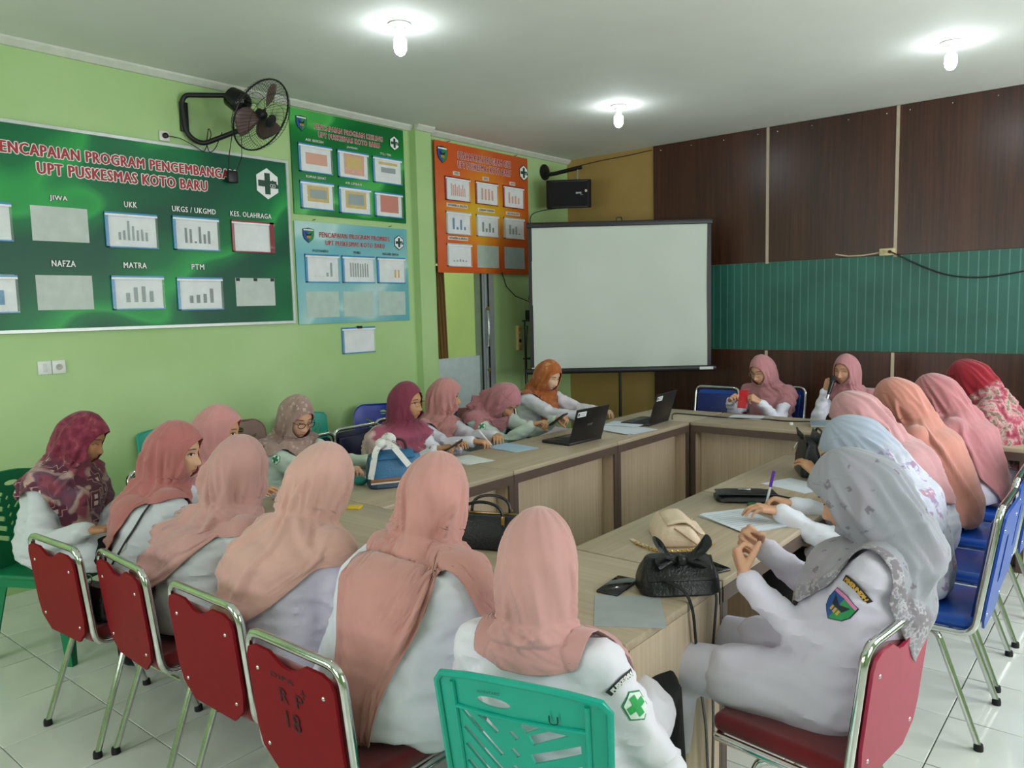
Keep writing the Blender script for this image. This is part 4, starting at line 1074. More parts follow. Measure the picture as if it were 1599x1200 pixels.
def plastic(name, label, H_, m, style=0, W_=.40):
    """one piece moulded plastic chair with a pierced back"""
    e = empty(name, (0, 0, 0), 0, label, 'chair'); k = dict(local=True)
    z0, z1 = .40, H_; hh = z1-z0; hw = W_/2
    out = [(-hw*.92, -hh/2), (hw*.92, -hh/2), (hw, hh/2-.02), (hw-.015, hh/2)]+[(hw*.8*math.cos(a), hh/2+.018*math.sin(a)) for a in [PI*i/8 for i in range(1, 8)]]+[(-hw+.015, hh/2), (-hw, hh/2-.02)]
    if style == 1: out = rrect(W_, hh, .09, 8)
    holes = []
    if style == 0:
        holes.append(ell(-.055, hh/2-.040, .042, .0125, 18, 0))
        for q in range(6):                      # left fan of slots, right fan, small openings between
            y = hh/2-.080-.043*q; holes.append([(-.140, y), (-.131, y+.007), (-.040, y-.082), (-.049, y-.089)])
            y2 = hh/2-.062-.050*q
            if q == 0: holes.append([(.004, y2-.022), (.016, y2-.036), (.050, y2-.018), (.046, y2-.014), (.010, y2-.014)])
            elif q == 1: holes.append([(.022, y2+.010), (.032, y2-.012), (.112, y2+.026), (.070, y2+.030)])
            else: holes.append([(.022, y2+.014), (.032, y2-.008), (.136, y2+.034), (.136, y2+.056)])
            y3 = hh/2-.105-.043*q; holes.append([(-.024, y3), (-.015, y3+.008), (.000, y3-.008), (-.009, y3-.016)])
        holes.append([(-.098, hh/2-.080), (-.074, hh/2-.080), (-.046, hh/2-.106), (-.055, hh/2-.115)])
    else:
        holes.append(ell(-.02, hh/2-.065, .026, .019, 18))
        for q in range(4):
            y = hh/2-.13-.045*q
            holes.append([(.03, y-.03), (.04, y-.048), (.13, y+.012), (.13, y+.03)]); holes.append([(-.13, y+.03), (-.13, y+.012), (-.045, y-.048), (-.035, y-.03)])
    holes = [h for h in holes if min(p[1] for p in h) > -hh/2+.015]
    pl = curve_plate(out, holes, .007); pl = cuts(pl, 0, [-hw*.8, -hw*.5, 0, hw*.5, hw*.8]); pl = cuts(pl, 1, [hh/2-.09, 0])
    tl = .16
    def bend(p): x, y, z = p; return V((x, -.20-(y+hh/2)*tl-z+.55*x*x, .40+hh/2+y))
    pl.v = [bend(p) for p in pl.v]; obj('backrest', pl, m, e, **k)
    rim = M().tube([bend((x, y, .004)) for x, y in (out+[out[0]])], .0085, 8, caps=False)
    obj('back_rim', rim, m, e, **k)
    rib = M()
    for sx in (-1, 1): rib.tube([bend((sx*(hw-.045), hh/2-.01, .006)), bend((sx*(hw-.05), 0, .006)), bend((sx*(hw-.055), -hh/2, .006))], .006, 6)
    rib.tube([bend((x, hh/2-.070, .006)) for x in (-hw+.05, -.07, 0, .07, hw-.05)], .005, 6)
    obj('back_rib', rib, m, e, **k)
    obj('seat', M().rbox((0, .02, .42), (W_+.02, .42, .022), .01, seg=3), m, e, **k); ap = M()
    ap.box((0, .225, .395), (W_-.02, .012, .05)).box((-W_/2+.005, .02, .395), (.012, .38, .05)).box((W_/2-.005, .02, .395), (.012, .38, .05)).box((0, -.185, .395), (W_-.02, .012, .05))
    obj('apron', ap, m, e, **k)
    for sx in (-1, 1):
        for sy in (-1, 1):
            top = V((sx*(W_/2-.02), .02+sy*.18, .415)); bot = V((sx*(W_/2+.015), .02+sy*.235, .0)); lg = M()
            def L(c, a, b): return [(c.x-sx*a, c.y, c.z), (c.x, c.y, c.z), (c.x, c.y-sy*b, c.z), (c.x-sx*.008, c.y-sy*b, c.z), (c.x-sx*.008, c.y-sy*.008, c.z), (c.x-sx*a, c.y-sy*.008, c.z)]
            lg.loft([L(top, .065, .065), L(top.lerp(bot, .5), .048, .048), L(bot, .034, .034)]); obj('leg', lg, m, e, **k)
    return e
def put(e, loc, deg, label=None, group=None):
    e.location = loc; e.rotation_euler = (0, 0, math.radians(deg))
    if label: e['label'] = label
    if group: e['group'] = group
    return e
def copies(first, places, group=None):
    for i, (x, y, deg, label) in enumerate(places):
        o = first if i == 0 else copy_tree(first); put(o, (x, y, 0), deg, label, group)
        yield o
rc = banquet('banquet_chair', 'x', .80, REDPLY, MAROON, MAROON)
reds = list(copies(rc, [(-3.22, 1.335, 3, 'red banquet chair with chrome frame holding a black bag, leftmost of the red row'),
    (-2.76, 1.39, -3, 'second red banquet chair from the left, behind the woman in pale pink'),
    (-2.21, 1.385, 0, 'third red banquet chair from the left, with no writing on its back'),
    (-1.665, 1.325, 0, 'red banquet chair with black marker writing on its back')], 'red banquet chairs in the near row'))
pk = banquet('banquet_chair', 'chair with a bright crimson back under the woman wearing the shield badge', .81, REDPINK, MAROON, MAROON)
put(pk, (-.70, 2.155, 0), 83)
# marker writing on the fourth chair
wm = plain('#2a0a0c', .7); k4 = reds[3]
rear = (V((-1, 0, 0)), V((0, -.1, .99)))
bkt = empty('marker_writing', (0, 0, 0)); bkt.parent = k4
def wr(s_, w_, h_, x, z, bold=.0):
    o = text(s_, w_, h_, (0, 0, 0), ((1, 0, 0), (0, 0, 1)), wm, None, 'marker_writing', bold=bold, lay=0)
    o.parent = k4; o.location = (x, -.2185-.085*(z-.6), z); o.rotation_euler = (math.atan2(.04, .375), 0, 0)
bpy.data.objects.remove(bkt)
wr('DIPA', .10, .013, -.03, .715, .05); wr('+', .02, .03, .055, .695); wr('R P', .10, .04, 0, .665); wr('18', .06, .05, -.005, .60)
bc = banquet('banquet_chair', 'x', .90, BLUEV, BLUED, BLUEV, scallop=False, slot=True)
list(copies(bc, [(-.64, 3.35, 90, 'blue banquet chair nearest the camera, beside the crimson-backed chair'),
    (-.66, 3.88, 91, 'second blue banquet chair in the right row, behind the woman bent low'),
    (-.65, 4.42, 89, 'third blue banquet chair in the right row, behind the long peach headscarf'),
    (-.62, 4.98, 90, 'fourth blue banquet chair in the right row, behind the dusty rose headscarf'),
    (-.58, 5.60, 88, 'farthest blue banquet chair in the right row, behind the red floral headscarf'),
    (-2.97, 6.20, 180, 'empty blue banquet chair at the back table beside the woman with a red phone'),
    (-2.50, 6.47, 178, 'blue banquet chair under the woman with the red phone'),
    (-1.86, 6.62, 182, 'blue banquet chair under the woman speaking into the microphone')], 'blue banquet chairs'))
nc = banquet('banquet_chair', 'x', .85, NAVY, NAVY, NAVY, scallop=False)
list(copies(nc, [(-3.93, 3.02, -84, 'empty navy chair with thin chrome frame behind the blue handbag'),
    (-4.16, 2.55, -90, 'navy chair hidden under the woman in black-rimmed glasses'),
    (-4.02, 3.45, -90, 'navy chair hidden under the woman in the burgundy and cream shawl'),
    (-4.12, 3.90, -90, 'dark blue chair under the woman writing beside the doorway'),
    (-4.14, 4.42, -90, 'dark blue chair under the woman bent over her phone'),
    (-4.15, 5.12, -90, 'dark chair hidden under the woman in the orange headscarf'),
    (-3.84, 2.02, -75, 'dark chair hidden under the woman at the near end of the left row')], 'dark chairs of the left row'))
TEAL = plain('#0fa08a', .32, var=.04); EMER = plain('#0c7a4e', .35); BLUEP = plain('#15319a', .25, var=.05); BROWNP = plain('#7a5a4c', .35)
gc = plastic('plastic_chair', 'teal green plastic chair with slotted back in the foreground', .85, TEAL); put(gc, (-1.075, 1.465, 0), 15)
for s_, w_, h_, x, z in (('U', .022, .022, .085, .80), ('INVENTARIS', .05, .007, -.06, .837)):
    o = text(s_, w_, h_, (0, 0, 0), ((1, 0, 0), (0, 0, 1)), plain('#0b3d36', .7), None, 'marker_writing', bold=.0, lay=0)
    o.parent = gc; o.location = (x, -.2105-(z-.40)*.16+.55*x*x, z); o.rotation_euler = (.16, 0, math.radians(4))
put(plastic('plastic_chair', 'emerald green plastic chair under the woman in the long black skirt', .86, EMER), (-4.22, 1.47, 0), -62)
put(plastic('plastic_chair', 'teal plastic chair against the green wall left of the wall outlet strip of shawls', .86, TEAL), (-4.93, 2.55, 0), -95)['label'] = 'teal plastic chair against the green wall behind the woman in dusty rose'
put(plastic('plastic_chair', 'brown plastic chair against the green wall', .86, BROWNP, 1), (-4.92, 3.05, 0), -100)
put(plastic('plastic_chair', 'teal plastic chair just left of the dark blue plastic one', .84, TEAL), (-4.86, 3.62, 0), -92)
put(plastic('plastic_chair', 'dark blue plastic chair with a round hole in its back against the wall', .86, BLUEP, 1, .44), (-4.80, 4.18, 0), -125)

# ------------------------------------------------------------------ headscarf cloths
def cloth(c, **k): return fabric('scarf_'+c.strip('#'), c, .88, .35, .05, **k)
def motif(col, bg_col, scale, thr, name, base2=None, big=False):
    def ex(k, v, base):
        x = k.n('ShaderNodeTexVoronoi'); x.feature = 'F1'; x.distance = 'CHEBYCHEV' if not big else 'MANHATTAN'; x.inputs['Scale'].default_value = scale; k.l(v, x.inputs['Vector'])
        msk = k.ramp(x.outputs[0], [(thr*.8, (1,1,1,1)), (thr, (0,0,0,1))])
        br = k.ramp(k.noise(v, scale*6, 2), [(.42, (0,0,0,1)), (.56, (1,1,1,1))])
        b = base
        if base2: b = k.mix(k.ramp(k.noise(v, 5, 3), [(.42, (0,0,0,1)), (.6, (1,1,1,1))]), base, base2)
        return k.mix(k.math('MULTIPLY', k.math('MULTIPLY', msk, br), .8), b, col)
    return fabric(name, bg_col, .85, .2, .04, extra=ex)
def m_p1(k, uv, ob):
    s_ = k.sep(uv)
    x = k.n('ShaderNodeTexVoronoi'); x.distance = 'CHEBYCHEV'; x.inputs['Scale'].default_value = 13; x.inputs['Randomness'].default_value = .8; k.l(ob, x.inputs['Vector'])
    patch = k.ramp(k.noise(ob, 6.5, 1), [(.40, '#7d3a4a'), (.47, '#8a4452'), (.49, '#9c7a72'), (.56, '#b89a92'), (.60, '#6a4a5c'), (.72, '#8f4a58')], 'LINEAR')
    sq = k.ramp(x.outputs[0], [(.13, '#d6bdb6'), (.15, '#5f3040'), (.30, '#5f3040'), (.34, '#c9a29a'), (.37, '#5f3040')])
    low = k.mix(k.ramp(k.noise(ob, 9, 2), [(.50, (0,0,0,1)), (.54, (1,1,1,1))]), patch, sq)
    top = k.ramp(k.noise(ob, 22, 3), [(.4, '#6f2438'), (.6, '#8c3c4c'), (.72, '#a06069')])
    return k.mix(k.ramp(s_[1], [(.42, (0,0,0,1)), (.50, (1,1,1,1))]), top, low)
def m_p8(k, uv, ob):
    s_ = k.sep(uv); d = k.math('ADD', s_[1], k.math('MULTIPLY', k.noise(ob, 20, 4), .16))
    u_ = k.math('ABSOLUTE', k.math('ADD', s_[0], -.5))
    d2 = k.math('ADD', d, k.math('MULTIPLY', k.math('SUBTRACT', .5, u_), .55))
    r_ = k.ramp(d2, [(.40, '#8a3f52'), (.84, '#a35268'), (.87, '#cfb3aa'), (1, '#d8c3b6')])
    return k.mix(k.ramp(s_[1], [(.50, (0,0,0,1)), (.58, (1,1,1,1))]), '#7c3548', r_)
def m_p11(k, uv, ob):
    return k.ramp(k.noise(ob, 13, 5, .65), [(.45, '#a25a2a'), (.60, '#b0683a'), (.655, '#cfa080'), (.70, '#b06a3a')])
def m_p18(k, uv, ob):
    s_ = k.sep(uv); fl = k.ramp(k.noise(ob, 17, 4, .6), [(.36, '#8e3346'), (.46, '#b0606c'), (.53, '#bfa09a'), (.58, '#6c7058'), (.64, '#97445a')])
    return k.mix(k.ramp(k.math('ADD', s_[1], k.math('MULTIPLY', k.noise(ob, 5, 2), .1)), [(.45, (0,0,0,1)), (.49, (1,1,1,1))]), '#8e1f2c', fl)
def m_p19(k, uv, ob):
    s_ = k.sep(uv); fl = k.ramp(k.noise(ob, 14, 4, .6), [(.40, '#b4b8c6'), (.56, '#c3c3ce'), (.62, '#8f84a8'), (.68, '#b87f88'), (.72, '#c6c4ce')])
    return k.mix(k.ramp(s_[1], [(.36, (0,0,0,1)), (.46, (1,1,1,1))]), '#a3acbc', fl)
def m_p20(k, uv, ob):
    s_ = k.sep(uv)
    x = k.n('ShaderNodeTexVoronoi'); x.distance = 'MANHATTAN'; x.inputs['Scale'].default_value = 17; x.inputs['Randomness'].default_value = .25; k.l(ob, x.inputs['Vector'])
    sm = k.math('MULTIPLY', k.ramp(x.outputs[0], [(.27, (1,1,1,1)), (.33, (0,0,0,1))]), k.ramp(k.noise(ob, 120, 2), [(.38, (0,0,0,1)), (.5, (1,1,1,1))]))
    b = k.mix(k.ramp(k.noise(ob, 4, 2), [(.45, (0,0,0,1)), (.65, (1,1,1,1))]), '#97979f', '#a197a2')
    b = k.mix(k.math('MULTIPLY', sm, .75), b, '#6a626c')
    y = k.n('ShaderNodeTexVoronoi'); y.inputs['Scale'].default_value = 15; k.l(ob, y.inputs['Vector'])
    fl = k.ramp(k.math('ADD', k.noise(ob, 60, 4), k.math('MULTIPLY', y.outputs[0], .5)), [(.62, '#8f8a92'), (.70, '#b8b4ba'), (.8, '#81797f')])
    return k.mix(k.ramp(s_[1], [(.80, (0,0,0,1)), (.84, (1,1,1,1))]), b, fl)
P1M = mat_uv('scarf_patchwork', m_p1); P8M = mat_uv('scarf_burgundy_cream', m_p8); P11M = mat_uv('scarf_orange', m_p11); P18M = mat_uv('scarf_red_floral', m_p18)
P19M = mat_uv('scarf_pale_blue', m_p19); P20M = mat_uv('scarf_grey_motif', m_p20)
P5M = motif('#cdb9ad', '#a68b80', 30, .3, 'scarf_faded_beige', '#8f756d')

# ------------------------------------------------------------------ the women round the table
def hnd(x, y, z, pose='rest', d=None, up=(0, 0, 1)): return dict(p=(x, y, z), pose=pose, dir=d, up=up)
person('woman in a patchwork burgundy scarf and long black skirt', (-4.03, 1.58, 1.065), (-4.10, 1.46), 30, 40, 22, hands=(hnd(-3.80, 1.66, .68, 'rest', (.4, -.5, -.1)), hnd(-3.72, 1.45, .68, 'rest', (.3, .6, -.1))),
    girth=1.12, hij=dict(front=.40, side=.0, back=.10, wf=1.25, visor=.022, amp=1.2), hijmat=P1M, shirt=GREYSHIRT, skirt=True, seed=1, eyes=.35, skin_c='#b8835f', feet_fwd=.02)
person('woman in a dusty rose scarf with a thin black shoulder strap', (-3.20, 1.62, 1.075), (-3.20, 1.47), 80, 38, 10, hands=(hnd(-3.3, 1.83, .785), hnd(-3.05, 1.83, .785)),
    hij=dict(front=.04, side=-.035, back=.30, tb=212, wb=1.15, visor=.02, amp=1.2, sweep=1.6), hijmat=cloth('#ae6a65'), shirt=GREYSHIRT, seed=2, patches=(shoulder_strap,), skin_c='#d6a684', skirt=True)
person('woman in a light pink scarf seated just beyond the one with the shoulder strap', (-3.48, 1.98, 1.085), (-3.74, 1.98), 5, 40, 8, hands=(hnd(-3.2, 2.15, .79), hnd(-3.2, 1.95, .79)),
    hij=dict(front=.12, side=.08, back=.18), hijmat=cloth('#c48a86'), seed=3, skin_c='#cc9872')
person('woman seen from behind in a beige pink scarf with a draped fold across her shoulder', (-2.64, 1.58, 1.065), (-2.74, 1.42), 90, 108, 14, hands=(hnd(-2.8, 1.85, .785), hnd(-2.55, 1.86, .785)),
    girth=1.02, hij=dict(front=.10, side=-.03, back=.32, tb=205, wb=1.05, twist=1.8, amp=1.3, sweep=1.7), hijmat=cloth('#bd8f88'), shirt=GREYSHIRT, seed=4, skirt=True)
person('woman in black-rimmed glasses and a faded beige scarf, looking down', (-3.84, 2.68, 1.045), (-3.95, 2.60), 0, -2, 24, hands=(hnd(-3.45, 2.88, .79), hnd(-3.42, 2.66, .79, 'pen', (.7, .6, -.1))),
    hij=dict(front=.06, side=-.03, back=.12, visor=.008), hijmat=P5M, shirt=GREENISH, seed=5, glasses='#1a1412', eyes=.4, skin_c='#d3a283', patches=(sleeve_patch('cross', 1, .5, (.6, -.75, .2), .030),))
person('woman from behind in a large peach scarf spread over her left shoulder', (-2.16, 1.60, 1.08), (-2.22, 1.45), 90, 96, 20, hands=(hnd(-2.32, 1.72, .67), hnd(-2.08, 1.72, .67)),
    girth=1.24, hij=dict(front=.12, side=.0, back=.37, tb=214, wb=1.6, bun=.03, flare=1.6, amp=1.1), hijmat=cloth('#cda094'), shirt=LILAC, seed=6, skirt=True, bottom=fabric('white_trouser', '#cfc9cf'))
person('woman from behind in a salmon scarf ending in a long point on her back', (-1.68, 1.66, 1.085), (-1.66, 1.46), 88, 104, 16, hands=(hnd(-1.80, 1.74, .67), hnd(-1.52, 1.74, .67)),
    girth=1.42, hij=dict(front=.15, side=-.05, back=.42, tb=163, wb=.66, rad=.95, tf=60, wf=.9, bun=.03, flare=1.2, amp=1.5, twist=1.2, freq=2.8), hijmat=cloth('#c68f86'), seed=7, skirt=True, bottom=fabric('white_trouser', '#cfc9cf'))
person('woman in thin-rimmed glasses with a burgundy scarf fading to cream at the hem', (-3.66, 3.38, 1.065), (-3.82, 3.36), 0, 14, 4, hands=(hnd(-3.36, 3.52, .79, 'rest', (.7, -.6, 0)), hnd(-3.34, 3.30, .80, 'grip', (.6, .6, .1))),
    girth=1.12, hij=dict(front=.28, side=.14, back=.2, wf=1.9, visor=.004, flare=1.3), hijmat=P8M, seed=8, glasses='#8a6a3a', skin_c='#c08c66')
person('woman in profile writing in a pale blue notebook, pink scarf, next to the doorway', (-3.86, 3.93, 1.035), (-3.98, 3.84), 8, 50, 6, hands=(hnd(-3.42, 3.96, .785, 'rest', (.6, -.6, 0)), hnd(-3.38, 3.68, .79, 'pen', (.6, .6, -.1))),
    hij=dict(front=.24, side=-.03, back=.10, wf=.9, visor=.018, amp=1.3), hijmat=cloth('#b9807b'), seed=9, skin_c='#cc9872', patches=(sleeve_patch('cross', 1, .35, (.6, -.75, .2), .030),))
person('woman in a dusty pink scarf bent forward over her phone', (-3.60, 4.28, .985), (-3.90, 4.30), 0, 5, 48, hands=(hnd(-3.32, 4.50, .83, 'grip', (.9, .1, .2), (-.3, 0, 1)), hnd(-3.36, 4.28, .82, 'grip', (.8, .5, .2), (-.3, 0, 1))),
    hij=dict(front=.10, side=-.02, back=.14, amp=1.4, twist=1.5), hijmat=cloth('#b0747a'), shirt=GREENISH, seed=10, skin_c='#cc9872', eyes=.3, patches=(sleeve_patch('cross', 1, .3, (.5, -.75, .3), .030),))
person('woman in an orange printed scarf and white shirt behind the open laptop', (-3.84, 5.13, 1.085), (-4.00, 5.12), -8, -6, 24, hands=(hnd(-3.42, 5.25, .80, 'type'), hnd(-3.36, 4.98, .80, 'type', (.8, -.4, 0))),
    hij=dict(front=.26, side=-.04, back=.04, wf=.8, amp=1.4, twist=1.6, visor=.012), hijmat=P11M, shirt=WARMSHIRT, seed=11, eyes=.35, skin_c='#dcb394')
person('woman from behind on the teal plastic chair, with a short pale pink scarf', (-1.165, 1.50, 1.02), (-1.09, 1.50), 103, 120, 10, hands=(hnd(-1.32, 1.72, .66), hnd(-1.05, 1.66, .66)),
    girth=1.12, hij=dict(front=.10, side=-.03, back=-.02, tf=58, wf=.5, flare=.0, amp=1.0, twist=1.3, bun=.034, neck=.7, rad=.8), hijmat=cloth('#c6938e'), shirt=WARMSHIRT, seed=12, skirt=True, elbow_out=.9, seat=.44,
    patches=(sleeve_patch('cross', 1, .34, (.95, -.35, .15), .034),))
person('woman in a dusty pink scarf looking down at a red phone at the back table', (-2.53, 6.34, 1.075), (-2.50, 6.47), -92, -106, 20, hands=(hnd(-2.44, 6.10, .83, 'grip', (-.8, -.3, .3), (.2, -.5, .8)), hnd(-2.70, 6.10, .83, 'grip', (.7, -.3, .3), (.2, -.5, .8))),
    hij=dict(front=.24, side=.12, back=.15, wf=2.0, visor=.004, flare=1.0), hijmat=cloth('#b27a7e'), seed=13, eyes=.35, skin_c='#cf9d7e', glasses='#9a7f66', patches=(sleeve_patch('shield', 0, .3, (.5, -.75, .2), .026),))
person('woman in a pink scarf speaking into a black microphone at the back table', (-1.89, 6.45, 1.085), (-1.86, 6.62), -92, -104, 4, hands=(hnd(-1.66, 6.20, .79), hnd(-1.99, 6.27, .93, 'grip', (.35, .15, .92), (-.2, -.95, .2))),
    hij=dict(front=.20, side=.12, back=.15, wf=1.8, visor=.004), hijmat=cloth('#b97f84'), seed=14, eyes=.4, skin_c='#c99478', patches=(sleeve_patch('cross', 0, .25, (.5, -.75, .2), .026),))
person('woman in a light pink scarf bent low between the pale blue and the peach scarves', (-1.14, 4.05, 1.07), (-.80, 3.93), 180, 178, 38, hands=(hnd(-1.26, 3.88, .785), hnd(-1.2, 4.2, .785)),
    hij=dict(front=.10, side=.08, back=.2, visor=.012), hijmat=cloth('#c08e90'), seed=15, skin_c='#cc9872', eyes=.3)
person('woman in a long peach scarf covering her shoulders and back, right row', (-1.08, 4.60, 1.09), (-.80, 4.45), 180, 180, 30, hands=(hnd(-1.22, 4.42, .83, 'rest', (-.6, -.2, .6)), hnd(-1.2, 4.75, .785)),
    hij=dict(front=.2, side=.28, back=.42, wb=2.2, flare=1.5, visor=.012), hijmat=cloth('#c08274'), seed=16, skin_c='#cc9872', eyes=.3)
person('woman between the long peach scarf and the red floral scarf', (-.99, 5.10, 1.075), (-.76, 5.00), 180, 182, 30, hands=(hnd(-1.22, 4.9, .785), hnd(-1.22, 5.2, .785)),
    hij=dict(front=.16, side=.16, back=.42, wb=1.3, flare=1.2), hijmat=cloth('#b5777b'), shirt=LILAC, seed=17, eyes=.3)
person('woman in a deep red scarf with floral tails, far end of the right row', (-.92, 5.72, 1.11), (-.72, 5.62), 180, 172, 34, hands=(hnd(-1.2, 5.5, .785), hnd(-1.2, 5.85, .785)),
    sc=1.08, girth=1.1, hij=dict(front=.18, side=.24, back=.36, flare=1.6, wb=1.8), hijmat=P18M, shirt=LILAC, seed=18, eyes=.3)
person('woman in a pale grey-blue scarf writing with a purple pen', (-.965, 3.41, 1.04), (-.75, 3.33), 180, 186, 44, hands=(hnd(-1.14, 3.06, .80, 'rest', (-.5, -.6, -.1)), hnd(-1.155, 3.26, .785, 'pen', (-.95, -.10, .0), (0, .55, .8))),
    girth=1.1, hij=dict(front=.12, side=.16, back=.40, wb=2.0, flare=1.3, visor=.03), hijmat=P19M, seed=19, skin_c='#cf9d7e', eyes=.3)
person('woman in a grey motif scarf with a blue and green shield badge', (-.655, 2.33, 1.095), (-.655, 2.235), 182, 186, 28, hands=(hnd(-.90, 2.16, .83, 'grip', (-.15, .5, .6), (-.8, -.5, 0)), hnd(-.93, 2.36, .87, 'grip', (-.1, -.6, .3), (-.8, .4, .3))),
    girth=1.08, hij=dict(front=.20, side=-.045, back=.24, tb=178, wf=1.3, wb=1.5, flare=.9, visor=.022, amp=1.0, bun=.035), hijmat=P20M, shirt=LILAC, seed=20, skin_c='#cf9d7e', eyes=.35, elbow_out=.2,
    bottom=fabric('lilac_trouser', '#cfcadb'), patches=(sleeve_patch('shield', 0, .42, (-.30, -.95, .1), .038), bracelet))

# ------------------------------------------------------------------ ceiling bulbs
def emit(name, col, st):
    k = NT(name, .4); k.b.inputs['Emission Color'].default_value = lin(col); k.b.inputs['Emission Strength'].default_value = st; k.base(col); return k.m
BULB = emit('bulb_glow', '#eef6ff', 62)
HOLD = plain('#c9ccc6', .4)
for x, y, lb in ((-3.42, 3.21, 'lit white bulb in a ceiling holder above the left row, nearest the camera'), (-3.50, 5.70, 'lit white bulb in a ceiling holder nearest the projector screen'), (-1.10, 5.84, 'lit white bulb in a ceiling holder above the right row')):
    e = empty('ceiling_bulb', (x, y, ZC-.2), 0, lb, 'lamp', 'bare bulbs on the ceiling')
    obj('lamp_holder', M().lathe([(0, ZC), (.062, ZC), (.066, ZC-.008), (.052, ZC-.016), (.034, ZC-.022), (.030, ZC-.034), (.024, ZC-.036), (.023, ZC-.062), (.020, ZC-.066), (0, ZC-.066)], (x, y, 0), 28), HOLD, e)
    obj('bulb', M().lathe([(0, ZC-.064), (.016, ZC-.066), (.020, ZC-.072), (.036, ZC-.088), (.037, ZC-.13), (.034, ZC-.150), (.025, ZC-.166), (.012, ZC-.175), (0, ZC-.177)], (x, y, 0), 20), BULB, e)

# ------------------------------------------------------------------ wall fan
fa = empty('wall_fan', (XW, 2.95, 2.85), 0, 'black wall fan tilted down above the right end of the large green board', 'fan')
ax = V((.78, .30, -.52)).normalized(); hub = V((-4.80, 3.19, 2.995)); mot = hub-ax*.20
obj('bracket', M().tube(fillet([mot+V((-.05, -.02, .05)), (XW+.05, 2.86, 3.14), (XW+.03, 2.84, 3.10), (XW+.03, 2.86, 2.88), (XW+.06, 2.95, 2.82), mot+V((.02, .05, -.16)), mot+V((.04, .05, -.06))], .06, 5), .017, 10), BLACK, fa)
obj('wall_plate', M().rbox((XW+.012, 2.86, 3.0), (.02, .06, .20), .006), BLACK, fa)
obj('motor', M().lathe([(0, -.10), (.045, -.098), (.070, -.08), (.076, -.03), (.076, .03), (.06, .055), (.03, .07), (0, .07)], mot, 24, ax), BLKGL, fa)
cg = M(); u_ = ax.orthogonal().normalized(); v_ = ax.cross(u_)
def circ(c, r, n=48): return [c+(u_*math.cos(2*PI*i/n)+v_*math.sin(2*PI*i/n))*r for i in range(n+1)]
RG = .255
def cage(t, r): return hub+ax*t
for sgn in (1, -1):
    for i in range(56):
        a = 2*PI*i/56; d = u_*math.cos(a)+v_*math.sin(a); a2 = a+.22; d2 = u_*math.cos(a2)+v_*math.sin(a2)
        cg.tube([hub+ax*sgn*.085+d*.045, hub+ax*sgn*.088+d*.12, hub+ax*sgn*.07+d.lerp(d2, .5)*.2, hub+ax*sgn*.03+d2*.245, hub+d2*RG], .0011, 4, caps=False)
    for r, t in ((.045, .085), (.12, .088), (.19, .072)): cg.tube(circ(hub+ax*sgn*t, r), .0016, 5, caps=False)
obj('wire_guard', cg, BLACK, fa)['kind'] = 'stuff'
obj('guard_ring', M().tube(circ(hub, RG), .006, 8, caps=False), BLACK, fa)
obj('guard_cap', M().lathe([(0, 0), (.045, 0), (.045, .008), (.02, .016), (0, .016)], hub+ax*.083, 20, ax), BLACK, fa)
BLD = plain('#5e4a44', .35)
for q in range(3):
    b = M(); a0 = 2*PI*q/3+.4; rows_ = []
    for i in range(9):
        r = .035+.195*i/8; wd = .25+.55*math.sin(PI*min(1, .25+.65*i/8)); rows_.append([hub+(u_*math.cos(a0+(j/6-.5)*wd*1.4+.25*i/8)+v_*math.sin(a0+(j/6-.5)*wd*1.4+.25*i/8))*r+ax*(.028*(j/6-.5)*2) for j in range(7)])
    for i in range(8):
        for j in range(6): pass
    o_ = len(b.v); b.v = [p for r_ in rows_ for p in r_]; b.f = [(i*7+j, i*7+j+1, (i+1)*7+j+1, (i+1)*7+j) for i in range(8) for j in range(6)]
    bo = obj('blade', b, BLD, fa); so = bo.modifiers.new('t', 'SOLIDIFY'); so.thickness = .002
obj('hub_cap', M().lathe([(0, -.03), (.038, -.03), (.038, .02), (.02, .035), (0, .038)], hub, 20, ax), BLACK, fa)
cab = [(XW+.03, 2.715, 2.852), (XW+.05, 2.80, 2.845), (XW+.05, 2.92, 2.80), (XW+.05, 2.97, 2.77), (XW+.06, 2.995, 2.83), (XW+.06, 3.03, 2.90), (XW+.06, 3.01, 2.95), (XW+.06, 2.985, 2.83), (XW+.07, 3.0, 2.765), (XW+.1, 3.03, 2.80), (XW+.18, 3.04, 2.90)]
obj('power_cord', M().tube(fillet(cab, .03, 4), .0032, 6), BLACK, fa)
pc = M(); 
obj('control_cord', M().tube(fillet([(XW+.30, 3.04, 2.86), (XW+.10, 3.13, 2.76), (XW+.06, 3.145, 2.66)], .05, 5), .0028, 6), BLACK, fa)
obj('control_cord', M().tube(fillet([(XW+.32, 3.10, 2.86), (XW+.12, 3.22, 2.76), (XW+.06, 3.20, 2.66)], .05, 5), .0028, 6), BLACK, fa)
obj('speed_switch', M().rbox((XW+.062, 3.17, 2.625), (.035, .078, .085), .008), BLACK, fa)
ss = empty('wall_socket', (XW, 2.712, 2.82), 0, 'small single wall socket with the black fan plug above the large green board', 'socket')
obj('socket_plate', M().rbox((XW+.008, 2.712, 2.852), (.016, .07, .07), .006), plain('#d9d6cc', .4), ss); obj('plug', M().lathe([(0, 0), (.018, 0), (.018, .02), (.010, .026), (0, .026)], (XW+.014, 2.712, 2.852), 14, (1, 0, 0)), BLACK, ss)
s2 = empty('wall_socket', (XW, 1.90, 1.30), 0, 'double white switch and socket plate under the large green board', 'socket')
